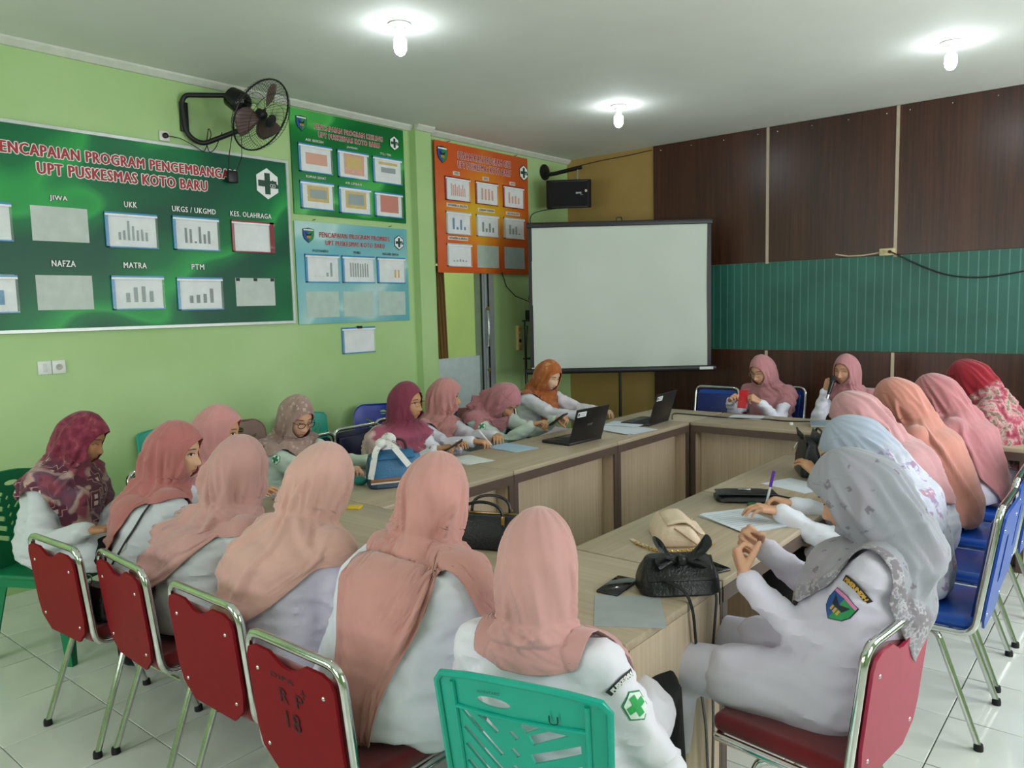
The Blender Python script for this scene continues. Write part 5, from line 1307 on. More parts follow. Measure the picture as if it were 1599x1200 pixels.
for q, yy in enumerate((1.862, 1.942)):
    pl_ = obj('socket_plate', M().rbox((XW+.006, yy, 1.347), (.012, .077, .083), .004), plain('#dfe2dc', .35), s2)
    if q: obj('socket_hole', M().lathe([(.0, 0), (.017, 0), (.019, .004), (.014, .004), (0, .001)], (XW+.012, yy, 1.347), 16, (1, 0, 0)), plain('#a9a79c', .5), pl_)
    else: obj('switch_rocker', M().rbox((XW+.014, yy, 1.347), (.006, .022, .05), .002), plain('#cfd3cd', .35), pl_)

# ------------------------------------------------------------------ loudspeaker in the corner
spk = empty('wall_speaker', (XW, 6.98, 2.6), 0, 'black loudspeaker on a bracket in the corner above the projector screen', 'speaker')
obj('wall_flange', M().lathe([(0, 0), (.085, 0), (.085, .012), (.04, .018), (0, .018)], (XW, 6.98, 3.10), 28, (1, 0, 0)), BLACK, spk)
obj('bracket_arm', M().tube([(XW+.01, 6.98, 3.07), (XW+.12, 6.99, 3.07), (-4.80, 7.06, 3.11)], .022, 10), BLACK, spk)
obj('bracket_pin', M().tube([(-4.84, 7.05, 3.10), (-4.84, 7.04, 2.96)], .012, 10), chrome(), spk)
sa = math.radians(37); SM_ = Matrix.Translation(V((-4.86, 6.90, 2.82))) @ rotz(sa) @ Matrix.Rotation(math.radians(8), 4, 'X')
cabt = M().loft([[(-.235, .11, z), (-.235, -.08, z), (-.20, -.125, z), (-.08, -.15, z), (.08, -.15, z), (.20, -.125, z), (.235, -.08, z), (.235, .11, z)] for z in (-.145, .145)]).xf(SM_)
obj('cabinet', cabt, plain('#0c0d0f', .55, bump=.2, bscale=200), spk, bevel=.01)
gr_ = M().loft([[(-.195, -.131, z), (-.08, -.156, z), (.08, -.156, z), (.195, -.131, z), (.19, -.125, z), (-.19, -.125, z)] for z in (-.125, .125)]).xf(SM_)
obj('grille', gr_, plain('#08090a', .8, bump=.6, bscale=400), spk)
bdg = basis(SM_ @ V((.10, -.1585, .01)), SM_.to_3x3() @ V((1, .05, 0)), SM_.to_3x3() @ V((0, 0, 1)))
text('BMB', .055, .018, bdg.translation, (bdg.col[0].xyz, bdg.col[1].xyz), plain('#c9cfcf', .4), spk, 'badge_lettering', lay=.001)
text('audio', .03, .007, bdg @ V((.03, -.018, 0)), (bdg.col[0].xyz, bdg.col[1].xyz), plain('#c9cfcf', .4), spk, 'badge_lettering', lay=.001)
obj('round_badge', M().lathe([(0, 0), (.013, 0), (.013, .003), (0, .003)], SM_ @ V((.175, -.140, .03)), 16, SM_.to_3x3() @ V((.2, -1, 0))), plain('#c9a783', .4), spk)
thing1('speaker_cable', M().tube(fillet([(-4.98, 6.85, 2.68), (XW+.12, 6.75, 2.66), (XW+.04, 6.66, 2.62), (XW+.01, 6.70, 2.3), (XW+.012, 6.69, 1.9), (XW+.03, 6.62, 1.72)], .06, 5), .005, 6), BLACK, 'thin black cable running from the loudspeaker down behind the screen', 'cable')
thing1('ceiling_wire', M().tube([(-5.17, YB-.01, 3.19), (-4.8, YB-.012, 3.215), (-4.4, YB-.01, 3.225), (-4.14, YB-.025, 3.236)], .004, 6), DARK, 'thin dark wire crossing the top of the ochre wall', 'cable')

# ------------------------------------------------------------------ projector screen on its stand
cs = V((-3.989, 6.487, 0)); dx = V((.78, .6257, 0)).normalized(); dn_ = V((dx.y, -dx.x, 0))
SB = Matrix((dx, V((0, 0, 1)), dn_)).transposed().to_4x4(); SB.translation = cs   # local x right, y up, z towards the room
ps_ = empty('projector_screen', cs, 0, 'white projector screen with black border on a stand before the ochre wall', 'projector screen')
def SX(mb): return mb.xf(SB)
hw = .838; kS = NT('screen_fabric', .75, 0, .2); kS.base(kS.ramp(kS.noise(kS.coord(), 1.2, 2), [(.3, '#b9c2b6'), (.7, '#c4ccc1')])); 
N = 24; g2 = M()
rows_ = [[V((-hw+2*hw*i/N, 1.045+1.345*j/14, .004*math.sin(i*.9+j*.25)+.003*math.sin(i*.37-j*.5))) for i in range(N+1)] for j in range(15)]
g2.v = [p for r_ in rows_ for p in r_]; g2.f = [(j*(N+1)+i, j*(N+1)+i+1, (j+1)*(N+1)+i+1, (j+1)*(N+1)+i) for j in range(14) for i in range(N)]
obj('screen_sheet', SX(g2), kS.m, ps_)
bd = M()
for sx in (-1, 1): bd.box((sx*(hw+.014), 1.72, .001), (.036, 1.42, .006))
obj('black_border', SX(M().box((hw+.014, 1.72, .001), (.036, 1.42, .006))), BLACK, ps_); obj('black_border', SX(M().box((-hw-.014, 1.72, .001), (.036, 1.42, .006))), BLACK, ps_)
obj('top_rail', SX(M().rbox((0, 2.415, 0), (2*hw+.09, .05, .03), .008)), BLACK, ps_); obj('roller_case', SX(M().rbox((0, 1.018, 0), (2*hw+.16, .052, .07), .018)), BLACK, ps_)
obj('case_label', SX(M().box((hw-.02, 1.020, .0365), (.13, .026, .002))), plain('#d5d9d8', .4), ps_)
obj('case_label', SX(M().box((-hw+.03, 1.052, .02), (.10, .012, .002))), plain('#aeb6b2', .4), ps_)
obj('hook', SX(M().tube([(-.03, 2.43, 0), (-.02, 2.47, 0), (.02, 2.47, 0), (.03, 2.43, 0)], .006, 8)), BLACK, ps_)
obj('pole', SX(M().tube([(0.0, .35, -.06), (0.0, 2.44, -.06)], .014, 10)), BLACK, ps_)
for a in (90, 210, 330):
    d = V((math.cos(math.radians(a)), 0, math.sin(math.radians(a)))); obj('leg', SX(M().tube([V((0, .55, -.06)), V((0, .02, -.06))+d*.45], .011, 8)), BLACK, ps_)

# equipment stand beside the screen, with a black device and cables; multi socket on the wall
rk = empty('equipment_stand', (-5.08, 6.62, 0), 0, 'narrow dark equipment stand with a black device on top, left of the projector screen', 'stand')
for sy in (-.15, .15):
    for sx in (-.07, .10): obj('post', M().tube([(-5.08+sx, 6.62+sy, 0), (-5.08+sx, 6.62+sy, 1.50)], .009, 8), DARK, rk)
for zz in (.12, .62, 1.10, 1.50): obj('shelf', M().box((-5.065, 6.62, zz), (.20, .34, .015)), DARK, rk)
dv = empty('amplifier', (-5.06, 6.62, 1.508), 0, 'small black device with a white label on top of the dark stand beside the screen', 'amplifier')
obj('case', M().rbox((-5.06, 6.62, 1.56), (.18, .28, .10), .008), BLACK, dv); obj('lid', M().rbox((-5.06, 6.66, 1.645), (.14, .16, .07), .01), BLACK, dv); obj('label', M().box((-4.969, 6.60, 1.565), (.002, .09, .035)), plain('#c3c9c8', .5), dv)
thing1('hanging_cable', M().tube(fillet([(-5.0, 6.46, 1.5), (-5.02, 6.43, 1.2), (-5.0, 6.44, .8), (-5.0, 6.45, .02)], .2, 6), .006, 6), BLACK, 'black cable hanging down the front of the dark equipment stand', 'cable')
thing1('hanging_cable', M().tube(fillet([(-5.06, 6.40, 1.45), (-5.06, 6.37, 1.1), (-5.04, 6.38, .7), (-5.05, 6.38, .02)], .2, 6), .005, 6), BLACK, 'thinner black cable hanging beside the first one at the dark stand', 'cable')
thing1('sagging_cable', M().tube([(XW+.05, 6.16, 2.0), (XW+.03, 6.25, 1.86), (XW+.04, 6.38, 1.76), (-5.12, 6.55, 1.69)], .005, 6), DARK, 'thin dark cable sagging from under the orange poster to the black device', 'cable')
ms = empty('outlet_strip', (XW, 6.45, 1.19), 0, 'cream vertical outlet strip on the green wall left of the equipment stand', 'outlet strip')
obj('strip_body', M().rbox((XW+.018, 6.45, 1.32), (.035, .065, .26), .008), plain('#cdb878', .45), ms)
for q in range(4): obj('outlet', M().lathe([(0, 0), (.019, 0), (.021, .004), (.015, .004), (0, .001)], (XW+.035, 6.45, 1.23+.06*q), 14, (1, 0, 0)), plain('#b29a5e', .5) if q != 1 else BLACK, ms)
obj('rocker', M().rbox((XW+.037, 6.45, 1.203), (.006, .022, .018), .002), plain('#b9482c', .4), ms)
# double outlet on the dark boards, its white lead and a black cable
wo = empty('wall_outlet', (-1.83, YB-.02, 2.02), 0, 'cream double outlet on the dark panelling below a pale strip', 'outlet')
obj('outlet_body', M().rbox((-1.835, YB-.036, 2.045), (.125, .032, .062), .006), plain('#d0c193', .45), wo)
obj('outlet_hole', M().lathe([(0, 0), (.018, 0), (.02, .004), (.014, .004), (0, .001)], (-1.865, YB-.052, 2.045), 14, (0, -1, 0)), plain('#b6a679', .5), wo)
obj('plug', M().lathe([(0, 0), (.014, 0), (.012, .02), (0, .02)], (-1.81, YB-.052, 2.045), 12, (0, -1, 0)), BLACK, wo)
thing1('white_lead', M().tube([(-2.27, YB-.03, 2.05), (-2.16, YB-.03, 2.028), (-2.05, YB-.03, 2.027), (-1.95, YB-.03, 2.036), (-1.89, YB-.035, 2.045)], .006, 6), plain('#cbb49c', .5), 'short pale lead curving left from the cream outlet', 'cable')
thing1('black_cable', M().tube(fillet([(-1.81, YB-.07, 2.05), (-1.61, YB-.03, 1.93), (-1.37, YB-.03, 1.82), (-1.13, YB-.03, 1.79), (-.83, YB-.03, 1.83), (-.4, YB-.03, 1.95)], .12, 6), .006, 6), BLACK, 'black cable sagging from the cream outlet across the green band', 'cable')

# ------------------------------------------------------------------ things on the desks
Z = .75
def laptop(loc, deg, label, txt=True):
    e = empty('laptop', loc, math.radians(deg), label, 'laptop'); k = dict(local=True)
    # local: user sits at -Y, lid hinge at +Y
    ba = obj('base', M().rbox((0, 0, .010), (.35, .235, .020), .006), plain('#1c1d1f', .45), e, **k)
    ks = M()
    for j in range(5):
        for i in range(14): ks.rbox((-.147+.0226*i, .075-.0215*j, .0215), (.019, .018, .003), .001, seg=1)
    obj('keyboard', ks, DARK, ba, **k)['kind'] = 'stuff'
    obj('touchpad', M().box((0, -.075, .0205), (.10, .06, .001)), plain('#2a2b2d', .3), ba, **k)
    tl = math.radians(17); R_ = Matrix.Translation(V((0, .115, .018))) @ Matrix.Rotation(-tl, 4, 'X')
    ld = obj('lid', M().rbox((0, 0, .115), (.35, .009, .23), .004).xf(R_), plain('#141416', .35), e, **k)
    obj('display', M().box((0, -.0052, .118), (.325, .001, .19)).xf(R_), emit('display_glow', '#9fb8d8', .6), ld, **k)
    obj('sticker', M().box((.115, .0052, .195), (.09, .001, .035)).xf(R_), plain('#dfe3e4', .5), ld, **k)
    obj('sticker_emblem', M().box((.148, .0062, .195), (.014, .001, .02)).xf(R_), DARK, ld, **k)
    for q in (-.006, .006): obj('sticker_line', M().box((.108, .0062, .195+q), (.055, .0008, .0035)).xf(R_), plain('#7c8184', .6), ld, **k)
    if txt: 
        mmx = R_ @ basis((0, .0052, .115), (-1, 0, 0), (0, 0, 1)); o = text('acer', .055, .014, (0, 0, 0), ((1, 0, 0), (0, 1, 0)), plain('#9a9ea0', .3, .6), None, 'lid_lettering', lay=.0006)
        o.parent = ld; o.matrix_local = mmx
    return e
laptop((-2.985, 4.23, Z), -93, 'open black laptop with a white sticker in front of the woman in orange')
laptop((-2.975, 5.18, Z), -86, 'second black laptop, near the corner of the back table', False)

def sheet(c, w_, d_, deg, n=1, col=PAPER, name='paper', label='', cat='paper', lines=True, curl=0, group=None):
    e = empty(name, (c[0], c[1], c[2]), 0, label, cat, group); rnd = random.Random(int(c[0]*1000))
    for i in range(n):
        a = math.radians(deg+(rnd.uniform(-5, 5) if i else 0)); m_ = Matrix.Translation(V((c[0]+(rnd.uniform(-.012, .012) if i else 0), c[1]+(rnd.uniform(-.012, .012) if i else 0), c[2]+.0008+i*.0014))) @ rotz(a)
        obj('page', M().box((0, 0, 0), (w_, d_, .0010)).xf(m_), col, e)
    if lines:
        ln = M()
        for q in range(9): ln.box((-.0-w_*.03*(q % 3 == 0), d_*(.38-.085*q), .0007), (w_*.78, .0022, .0002))
        obj('printed_lines', ln.xf(m_), plain('#8f979c', .8), e)['kind'] = 'stuff'
    return e
SHEET = plain('#d9e0ea', .6); GREYP = plain('#aab0b2', .6); BLUEP2 = plain('#a9c6dd', .6)
sheet((-1.28, 3.02, Z), .21, .297, 62, 5, SHEET, 'paper_stack', 'stack of printed white papers in front of the pen')
sheet((-1.165, 1.925, Z), .20, .24, 33, 1, GREYP, 'paper', 'plain grey paper beside the phone on the nearest desk', lines=False)
sheet((-1.32, 3.76, Z), .21, .26, 70, 1, SHEET, 'paper', 'white sheet under the hand beyond the black pouch', lines=False)
sheet((-2.44, 5.80, Z), .24, .18, 12, 4, SHEET, 'paper_stack', 'small stack of papers under the hands holding the red phone', lines=False)
sheet((-2.95, 4.80, Z), .28, .40, 78, 6, SHEET, 'paper_stack', 'white papers between the two laptops', lines=False)
sheet((-3.02, 4.98, Z+.009), .21, .26, 95, 3, plain('#d2dbe6', .6), 'folder', 'pale folder on top of the papers between the laptops', 'folder', lines=False)
sheet((-3.16, 3.82, Z), .20, .28, 80, 2, BLUEP2, 'notebook', 'pale blue notebook under the pen of the woman by the doorway', 'notebook', lines=False)
sheet((-3.12, 3.36, Z), .18, .25, 75, 3, PAPER, 'paper_stack', 'white papers beside the woman in the burgundy shawl', lines=False)
sheet((-3.15, 3.10, Z), .16, .20, 95, 1, PAPER, 'paper', 'small white paper near the blue handbag', lines=False)
bk_ = empty('notebook', (-1.82, 5.66, Z), 0, 'closed pale notebook on the back table in front of the microphone', 'notebook')
obj('pages', M().rbox((-1.82, 5.66, Z+.012), (.145, .20, .018), .002, rotz(.35)), plain('#b9bdb9', .6), bk_); obj('cover', M().rbox((-1.82, 5.66, Z+.0225), (.15, .205, .003), .001, rotz(.35)), plain('#8fa3b8', .5), bk_)
thing1('bottle_cap', M().lathe([(0, 0), (.013, 0), (.013, .014), (.011, .016), (0, .016)], (-2.02, 5.62, Z), 16), PWHITE, 'tiny white cap on the back table beside the closed notebook', 'cap')
thing1('table_cable', M().tube(fillet([(-2.86, 5.40, Z+.006), (-2.95, 5.56, Z+.005), (-3.02, 5.72, Z+.005), (-2.74, 5.70, Z+.005), (-2.5, 5.68, Z+.005), (-2.26, 5.76, Z+.005), (-2.1, 5.72, Z+.005), (-1.9, 5.82, Z+.005), (-1.74, 5.80, Z+.005)], .1, 6), .0045, 6), BLACK, 'black cable snaking along the back table from the far laptop', 'cable')
def phone(loc, deg, label, screen='#0c0d10', edge='#26272a', rot=None, name='phone'):
    e = empty(name, loc, 0, label, 'phone'); m_ = Matrix.Translation(V(loc)) @ (rot if rot else rotz(math.radians(deg)))
    obj('phone_body', M().rbox((0, 0, .0045), (.076, .158, .0085), .004, seg=3).xf(m_), plain(edge, .3), e); obj('phone_screen', M().rbox((0, 0, .0092), (.070, .150, .0012), .0005).xf(m_), plain(screen, .08), e)
    return e
phone((-1.295, 2.075, Z), 6, 'black phone lying beside the grey paper on the nearest desk')
phone((-1.155, 2.42, Z), 68, 'black phone lying behind the black bow bag')
p13 = phone((-2.575, 6.06, .86), 0, 'bright red phone held upright in two hands at the back table', '#a01820', '#c21a26', rot=rotz(.15) @ Matrix.Rotation(math.radians(62), 4, 'X') @ Matrix.Rotation(PI, 4, 'Y'))
phone((-3.235, 4.42, .845), 0, 'dark phone held by the woman bent forward beside the near laptop', rot=rotz(-1.4) @ Matrix.Rotation(math.radians(35), 4, 'X'))
phone((-3.245, 3.345, .815), 0, 'dark phone in the hand of the woman in the burgundy shawl', rot=rotz(-.9) @ Matrix.Rotation(math.radians(30), 4, 'X'))
# pens
def pen(p0, p1, col, label):
    p0, p1 = V(p0), V(p1); e = empty('pen', p0, 0, label, 'pen')
    obj('barrel', M().tube([p0.lerp(p1, .12), p0.lerp(p1, .62)], .0055, 10), plain('#c9cfd6', .3), e); obj('tip', M().tube([p0, p0.lerp(p1, .12)], [.0008, .0036], 10), plain('#8a8a8a', .3, .8), e)
    obj('pen_cap', M().tube([p0.lerp(p1, .6), p1], .0068, 10), plain(col, .35), e)
pen((-1.268, 3.225, .755), (-1.235, 3.235, .925), '#5a2a9c', 'purple-capped pen held upright over the papers')
pen((-3.26, 3.745, .755), (-3.34, 3.70, .86), '#d8d8d8', 'white pen over the pale blue notebook')
# microphone
mi = empty('microphone', (-1.97, 6.22, .93), 0, 'black handheld microphone with a silver body end, held to the mouth', 'microphone')
m0, m1 = V((-1.955, 6.205, .88)), V((-1.925, 6.275, 1.055)); dm = (m1-m0).normalized()
obj('mic_body', M().tube([m0+dm*.03, m0+dm*.14], [.0125, .018], 14), BLKGL, mi); obj('mic_end', M().tube([m0, m0+dm*.04], [.012, .0128], 14), plain('#b9bcc0', .25, .8), mi)
obj('mic_head', M().ball(m0+dm*.165, .026, 16, 10), plain('#17181a', .6, bump=.6, bscale=500), mi); obj('mic_ring', M().tube([m0+dm*.138, m0+dm*.15], [.0225, .0245], 16), plain('#3a3b3e', .3, .8), mi)

# ------------------------------------------------------------------ bags
def ribbon(path, w_, up, th=.003):
    path = [V(p) for p in path]; r = M(); rings = []
    for i, p in enumerate(path):
        t = (path[min(i+1, len(path)-1)]-path[max(i-1, 0)]).normalized(); u = V(up[i] if isinstance(up, list) else up); s_ = t.cross(u).normalized(); n_ = s_.cross(t).normalized()
        rings.append([p+s_*w_/2+n_*th/2, p-s_*w_/2+n_*th/2, p-s_*w_/2-n_*th/2, p+s_*w_/2-n_*th/2])
    return r.loft(rings)
def soft_box(w0, d0, w1, d1, h_, puff=.01, n=6, jit=.004, seed=0):
    rings = []; N_ = 28
    for j in range(n+1):
        t = j/n; w_, d_ = lerp(w0, w1, t), lerp(d0, d1, t); b = puff*math.sin(PI*t); pts = rrect(w_+b*2, d_+b*2, min(w_, d_)*.3, 6)
        rings.append([V((x+jit*noise.noise(V((x*20, y*20, t*5+seed))), y+jit*noise.noise(V((x*20+5, y*20, t*5+seed))), h_*t)) for x, y in pts])
    top = rings[-1]; c = V((0, 0, h_)); rings.append([c+(p-c)*.9+V((0, 0, .006)) for p in top]); rings.insert(0, [V((p.x*.93, p.y*.9, -.0)) for p in rings[0]]); rings[1] = [p+V((0, 0, .008)) for p in rings[1]]
    return M().loft(rings)
LEA = plain('#121417', .35, bump=.25, bscale=120); CREAM = plain('#e3cbb2', .5, bump=.2, bscale=120); GOLDM = plain('#c9a55a', .25, 1); BLUEL = plain('#2f6a94', .4, bump=.2, bscale=120); BLUEDK = plain('#1d3f5c', .4, bump=.2, bscale=120)
# cream bag with a chain
cb = empty('handbag', (-1.37, 2.64, Z), 0, 'cream leather handbag with fringed flap and gold chain lying on the right row', 'handbag')
MB = Matrix.Translation(V((-1.40, 2.65, Z))) @ rotz(math.radians(128))
body_ = soft_box(.26, .165, .235, .11, .075, .008, seed=3).xf(MB @ Matrix.Rotation(math.radians(0), 4, 'X'))
obj('bag_body', body_, CREAM, cb)
fl_ = M(); rows_ = []
for j in range(9):
    t = j/8; 
    y = lerp(.045, -.098, t); z = .086+.012*math.sin(PI*min(1, t*1.2))-(.040*sst(.45, 1, t)); w_ = .19*(1-.12*sst(.8, 1, t))
    rows_.append([V((-.02+w_*(i/8-.5), y, z)) for i in range(9)])
fl_.v = [p for r_ in rows_ for p in r_]; fl_.f = [(j*9+i, j*9+i+1, (j+1)*9+i+1, (j+1)*9+i) for j in range(8) for i in range(8)]
fo = obj('flap', fl_.xf(MB), CREAM, cb); so = fo.modifiers.new('t', 'SOLIDIFY'); so.thickness = .007
fr_ = M()
for i in range(10): fr_.tube([MB @ V((.055+.004*(i % 2), -.08+.012*i, .06)), MB @ V((.075+.006*(i % 3), -.085+.012*i, .03)), MB @ V((.085, -.09+.012*i, .008))], .002, 5)
obj('fringe', fr_, CREAM, cb)['kind'] = 'stuff'
obj('gusset_fold', M().tube([MB @ V((-.135, -.06, .015)), MB @ V((-.13, 0, .06)), MB @ V((-.118, .02, .072))], .003, 6), plain('#a98a6c', .5), cb)
chn = M(); cp = [V((-1.49, 2.50, Z+.006)), V((-1.43, 2.475, Z+.008)), V((-1.38, 2.455, Z+.006)), V((-1.34, 2.46, Z+.009)), V((-1.30, 2.49, Z+.007)), V((-1.27, 2.53, Z+.006)), V((-1.24, 2.58, Z+.006)), V((-1.235, 2.65, Z+.006))]
cp = fillet(cp, .03, 4); tot = 0; k_ = 0
pts_ = []; 
for a, b in zip(cp[:-1], cp[1:]):
    L_ = (b-a).length; n_ = max(1, int(L_/.011))
    for q in range(n_): pts_.append((a.lerp(b, (q+.5)/n_), (b-a).normalized()))
for i, (p, t) in enumerate(pts_):
    u = V((0, 0, 1)) if i % 2 else V((0, 0, 1)).cross(t).normalized()
    chn.tube([p+t*.0085*math.cos(a)+u*.0055*math.sin(a) for a in [2*PI*j/8 for j in range(9)]], .0016, 4, caps=False)
obj('chain', chn, GOLDM, cb)['kind'] = 'stuff'
obj('strap', ribbon([(-1.52, 2.535, Z+.004), (-1.47, 2.50, Z+.006), (-1.42, 2.475, Z+.010)], .016, (0, 0, 1)), CREAM, cb)
# black bow bag with straps over the desk end
bb = empty('handbag', (-1.13, 2.16, Z), 0, 'black leather bag with a large bow and straps hanging over the desk end', 'handbag')
MB = Matrix.Translation(V((-1.135, 2.17, Z))) @ rotz(math.radians(42))
obj('bag_body', soft_box(.255, .15, .20, .055, .105, .008, seed=5).xf(MB), LEA, bb)
obj('bag_flap', M().rbox((.0, -.035, .078), (.215, .085, .008), .004, Matrix.Rotation(math.radians(48), 3, 'X')).xf(MB), LEA, bb)
for sx in (-1, 1):
    for q, (ln_, zz, ww, tw) in enumerate(((.062, .048, .032, .5), (.055, -.012, .024, -.2))):
        bw = M(); rr_ = []
        for j in range(8):
            t = j/7; wd = ww*(.35+.65*t)*(1 if j < 7 else .9); c_ = V((sx*(.010+ln_*t), -.050-.012*t, .110+zz*t*t+.004))
            rr_.append([c_+V((sx*.018*math.sin(a)*t, wd*math.cos(a)*.55+.012*math.sin(2*a)*t, (.006+.004*t)*math.sin(a)+wd*.55*math.cos(a)+tw*.01*t)) for a in [2*PI*i/14 for i in range(14)]])
        obj('bow_loop', bw.loft(rr_).xf(MB), LEA, bb)
obj('bow_knot', M().rbox((0, -.048, .112), (.03, .05, .036), .012, seg=3).xf(MB), LEA, bb)
def over(x0, y0, sw, zlow):
    return [(x0-.05, y0-.01, Z+.06), (-1.06, y0, Z+.035), (-1.035, y0-.005, Z-.02), (-1.036, y0-.02+sw, Z-.22), (-1.034, y0+.0+sw*1.6, Z-.42), (-1.034, y0+sw*1.9, zlow)]
obj('strap', ribbon(fillet(over(-1.08, 2.085, .05, .16), .05, 4), .013, V((1, 0, .1))), LEA, bb)
obj('strap', ribbon(fillet(over(-1.08, 2.25, -.02, .16), .05, 4), .013, V((1, 0, .1))), LEA, bb)
# black bag with gold fittings on the near desk
gb_ = empty('handbag', (-1.93, 2.2, Z), 0, 'black handbag with gold fittings and short handles between two women in pink', 'handbag')
MB = Matrix.Translation(V((-1.93, 2.17, Z))) @ rotz(math.radians(22))
obj('bag_body', soft_box(.31, .14, .27, .07, .115, .008, seed=8).xf(MB), LEA, gb_)
for sy in (-1, 1):
    obj('handle', M().tube(fillet([MB @ V((-.08, sy*.045, .08)), MB @ V((-.075, sy*.05, .165)), MB @ V((0, sy*.055, .185)), MB @ V((.075, sy*.05, .165)), MB @ V((.08, sy*.045, .08))], .05, 5), .006, 8), LEA, gb_)
    for sx in (-1, 1): obj('gold_ring', M().rbox((sx*.080, sy*.052, .112), (.014, .006, .034), .003).xf(MB), GOLDM, gb_)
obj('zip', M().rbox((0, 0, .125), (.24, .008, .004), .001).xf(MB), GOLDM, gb_)
# flat pouch
po_ = empty('pouch', (-1.42, 3.38, Z), 0, 'flat black leather pouch with a silver clasp and wrist strap on the right row', 'pouch')
MB = Matrix.Translation(V((-1.42, 3.37, Z))) @ rotz(math.radians(32))
obj('pouch_body', soft_box(.27, .17, .25, .15, .028, .004, seed=9).xf(MB), LEA, po_); obj('pouch_flap', M().rbox((0, -.02, .037), (.262, .13, .006), .003, Matrix.Rotation(-.04, 3, 'X')).xf(MB), LEA, po_)
obj('clasp', M().rbox((-.0, .015, .043), (.055, .02, .006), .002).xf(MB), plain('#c9ccd0', .25, .9), po_)
obj('wrist_strap', ribbon([MB @ V((.13, -.02, .025)), MB @ V((.18, -.05, .02)), MB @ V((.25, -.075, .012)), MB @ V((.20, -.09, .006)), MB @ V((.14, -.07, .01))], .018, (0, 0, 1)), LEA, po_)
thing1('green_case', M().rbox((-1.335, 3.275, Z+.008), (.06, .035, .016), .006, rotz(.4)), plain('#1f5a34', .4), 'small dark green case between the pouch and the writing hand', 'case')
# upright tote
tt_ = empty('tote_bag', (-1.36, 4.06, Z), 0, 'upright black tote bag with a silver charm standing on the right row', 'handbag')
MB = Matrix.Translation(V((-1.37, 4.06, Z))) @ rotz(math.radians(-62))
obj('bag_body', soft_box(.25, .11, .24, .05, .17, .006, seed=11).xf(MB), LEA, tt_)
for sy in (-1, 1): obj('bag_panel', M().rbox((0, sy*.032, .185), (.225, .006, .075), .003, Matrix.Rotation(-sy*.25, 3, 'X')).xf(MB), LEA, tt_)
for sy in (-1, 1): obj('handle', M().tube(fillet([MB @ V((-.06, sy*.04, .19)), MB @ V((-.05, sy*.05, .235)), MB @ V((.05, sy*.06, .225)), MB @ V((.06, sy*.04, .19))], .03, 5), .0055, 8), LEA, tt_)
obj('charm', M().tube([MB @ V((.04, -.06, .17)), MB @ V((.045, -.075, .14)), MB @ V((.02, -.085, .125))], [.004, .006, .003], 8), plain('#d0d3d6', .25, .9), tt_)
# blue handbag with white silk scarf
bl = empty('handbag', (-3.02, 2.66, Z), 0, 'blue leather handbag with tan trim, in front of the burgundy and cream shawl', 'handbag')
MB = Matrix.Translation(V((-3.00, 2.66, Z))) @ rotz(math.radians(60))
obj('bag_body', soft_box(.27, .145, .25, .06, .165, .006, seed=13).xf(MB), BLUEDK, bl)
obj('bag_front', M().rbox((0, -.058, .105), (.262, .012, .125), .005, Matrix.Rotation(-.24, 3, 'X')).xf(MB), BLUEL, bl)
obj('bag_flap', M().rbox((0, -.036, .168), (.20, .075, .010), .004, Matrix.Rotation(.5, 3, 'X')).xf(MB), BLUEL, bl)
obj('tan_trim', M().rbox((0, -.0765, .048), (.266, .010, .016), .003, Matrix.Rotation(-.1, 3, 'X')).xf(MB), plain('#8a5a3c', .5), bl)
obj('white_trim', M().rbox((0, -.080, .034), (.266, .008, .010), .003).xf(MB), plain('#c9bdb2', .5), bl)
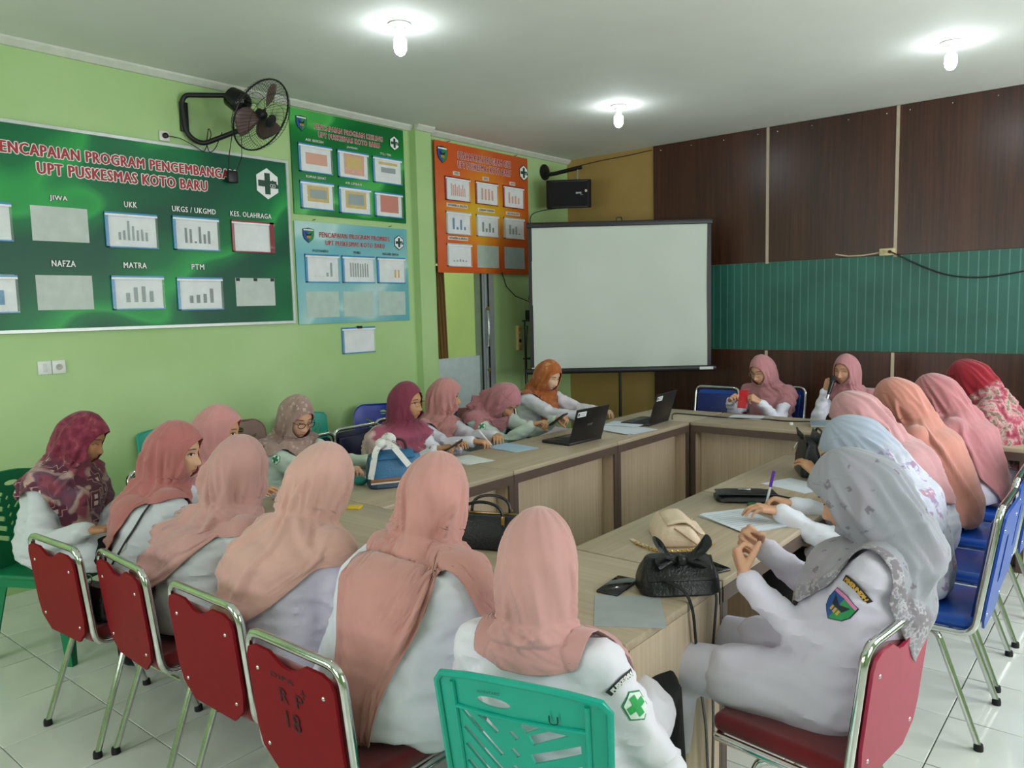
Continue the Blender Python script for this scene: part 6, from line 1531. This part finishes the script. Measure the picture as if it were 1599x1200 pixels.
obj('handle', M().tube(fillet([MB @ V((-.07, -.01, .165)), MB @ V((-.06, -.01, .24)), MB @ V((.06, -.01, .24)), MB @ V((.07, -.01, .165))], .05, 6), .007, 8), plain('#3a2226', .4), bl)
SILK = motif('#6f7378', '#dcdcd8', 26, .25, 'silk_white')
sk_ = empty('silk_scarf', (-3.10, 2.60, Z), 0, 'white patterned silk scarf knotted on the handle of the blue handbag', 'scarf')
obj('knot', M().ball(MB @ V((-.06, -.02, .225)), (.03, .034, .028), 14, 9), SILK, sk_)
obj('tail', ribbon(fillet([MB @ V((-.06, -.03, .23)), MB @ V((-.02, -.07, .225)), MB @ V((.02, -.095, .17)), MB @ V((.06, -.10, .115))], .03, 4), .030, MB.to_3x3() @ V((0, -1, .3)), .004), SILK, sk_)
obj('tail', ribbon(fillet([MB @ V((-.07, -.03, .22)), MB @ V((-.10, -.06, .195)), MB @ V((-.118, -.085, .13)), MB @ V((-.135, -.09, .06))], .03, 4), .030, MB.to_3x3() @ V((-.5, -1, 0)), .004), SILK, sk_)
obj('tail', ribbon(fillet([MB @ V((-.05, -.01, .235)), MB @ V((-.03, -.03, .27)), MB @ V((.0, -.05, .25)), MB @ V((-.03, -.04, .225))], .02, 4), .035, MB.to_3x3() @ V((0, -1, .6)), .004), SILK, sk_)
tc = M().ball((-3.155, 2.565, Z+.022), (.045, .032, .023), 18, 10)
thing1('teal_pouch', tc, plain('#14827c', .45), 'small teal pouch left of the blue handbag', 'pouch')
thing1('yellow_packet', M().rbox((-2.80, 2.235, Z+.006), (.07, .05, .012), .004, rotz(.5)), plain('#d8b92a', .45), 'small yellow packet at the inner corner of the left desks', 'packet')
# black bag on the first red chair
cbag = empty('handbag', (-3.17, 1.22, .485), 0, 'round black bag with a ring, standing on the leftmost red chair', 'handbag')
MB = Matrix.Translation(V((-3.13, 1.235, .487))) @ rotz(math.radians(10))
obj('bag_body', soft_box(.17, .08, .14, .05, .125, .012, seed=15).xf(MB), LEA, cbag)
obj('bag_ring', M().tube([MB @ V((-.03+.017*math.cos(t), -.01, .150+.017*math.sin(t))) for t in [2*PI*i/14 for i in range(15)]], .0025, 6), plain('#c9c6b8', .25, .9), cbag)
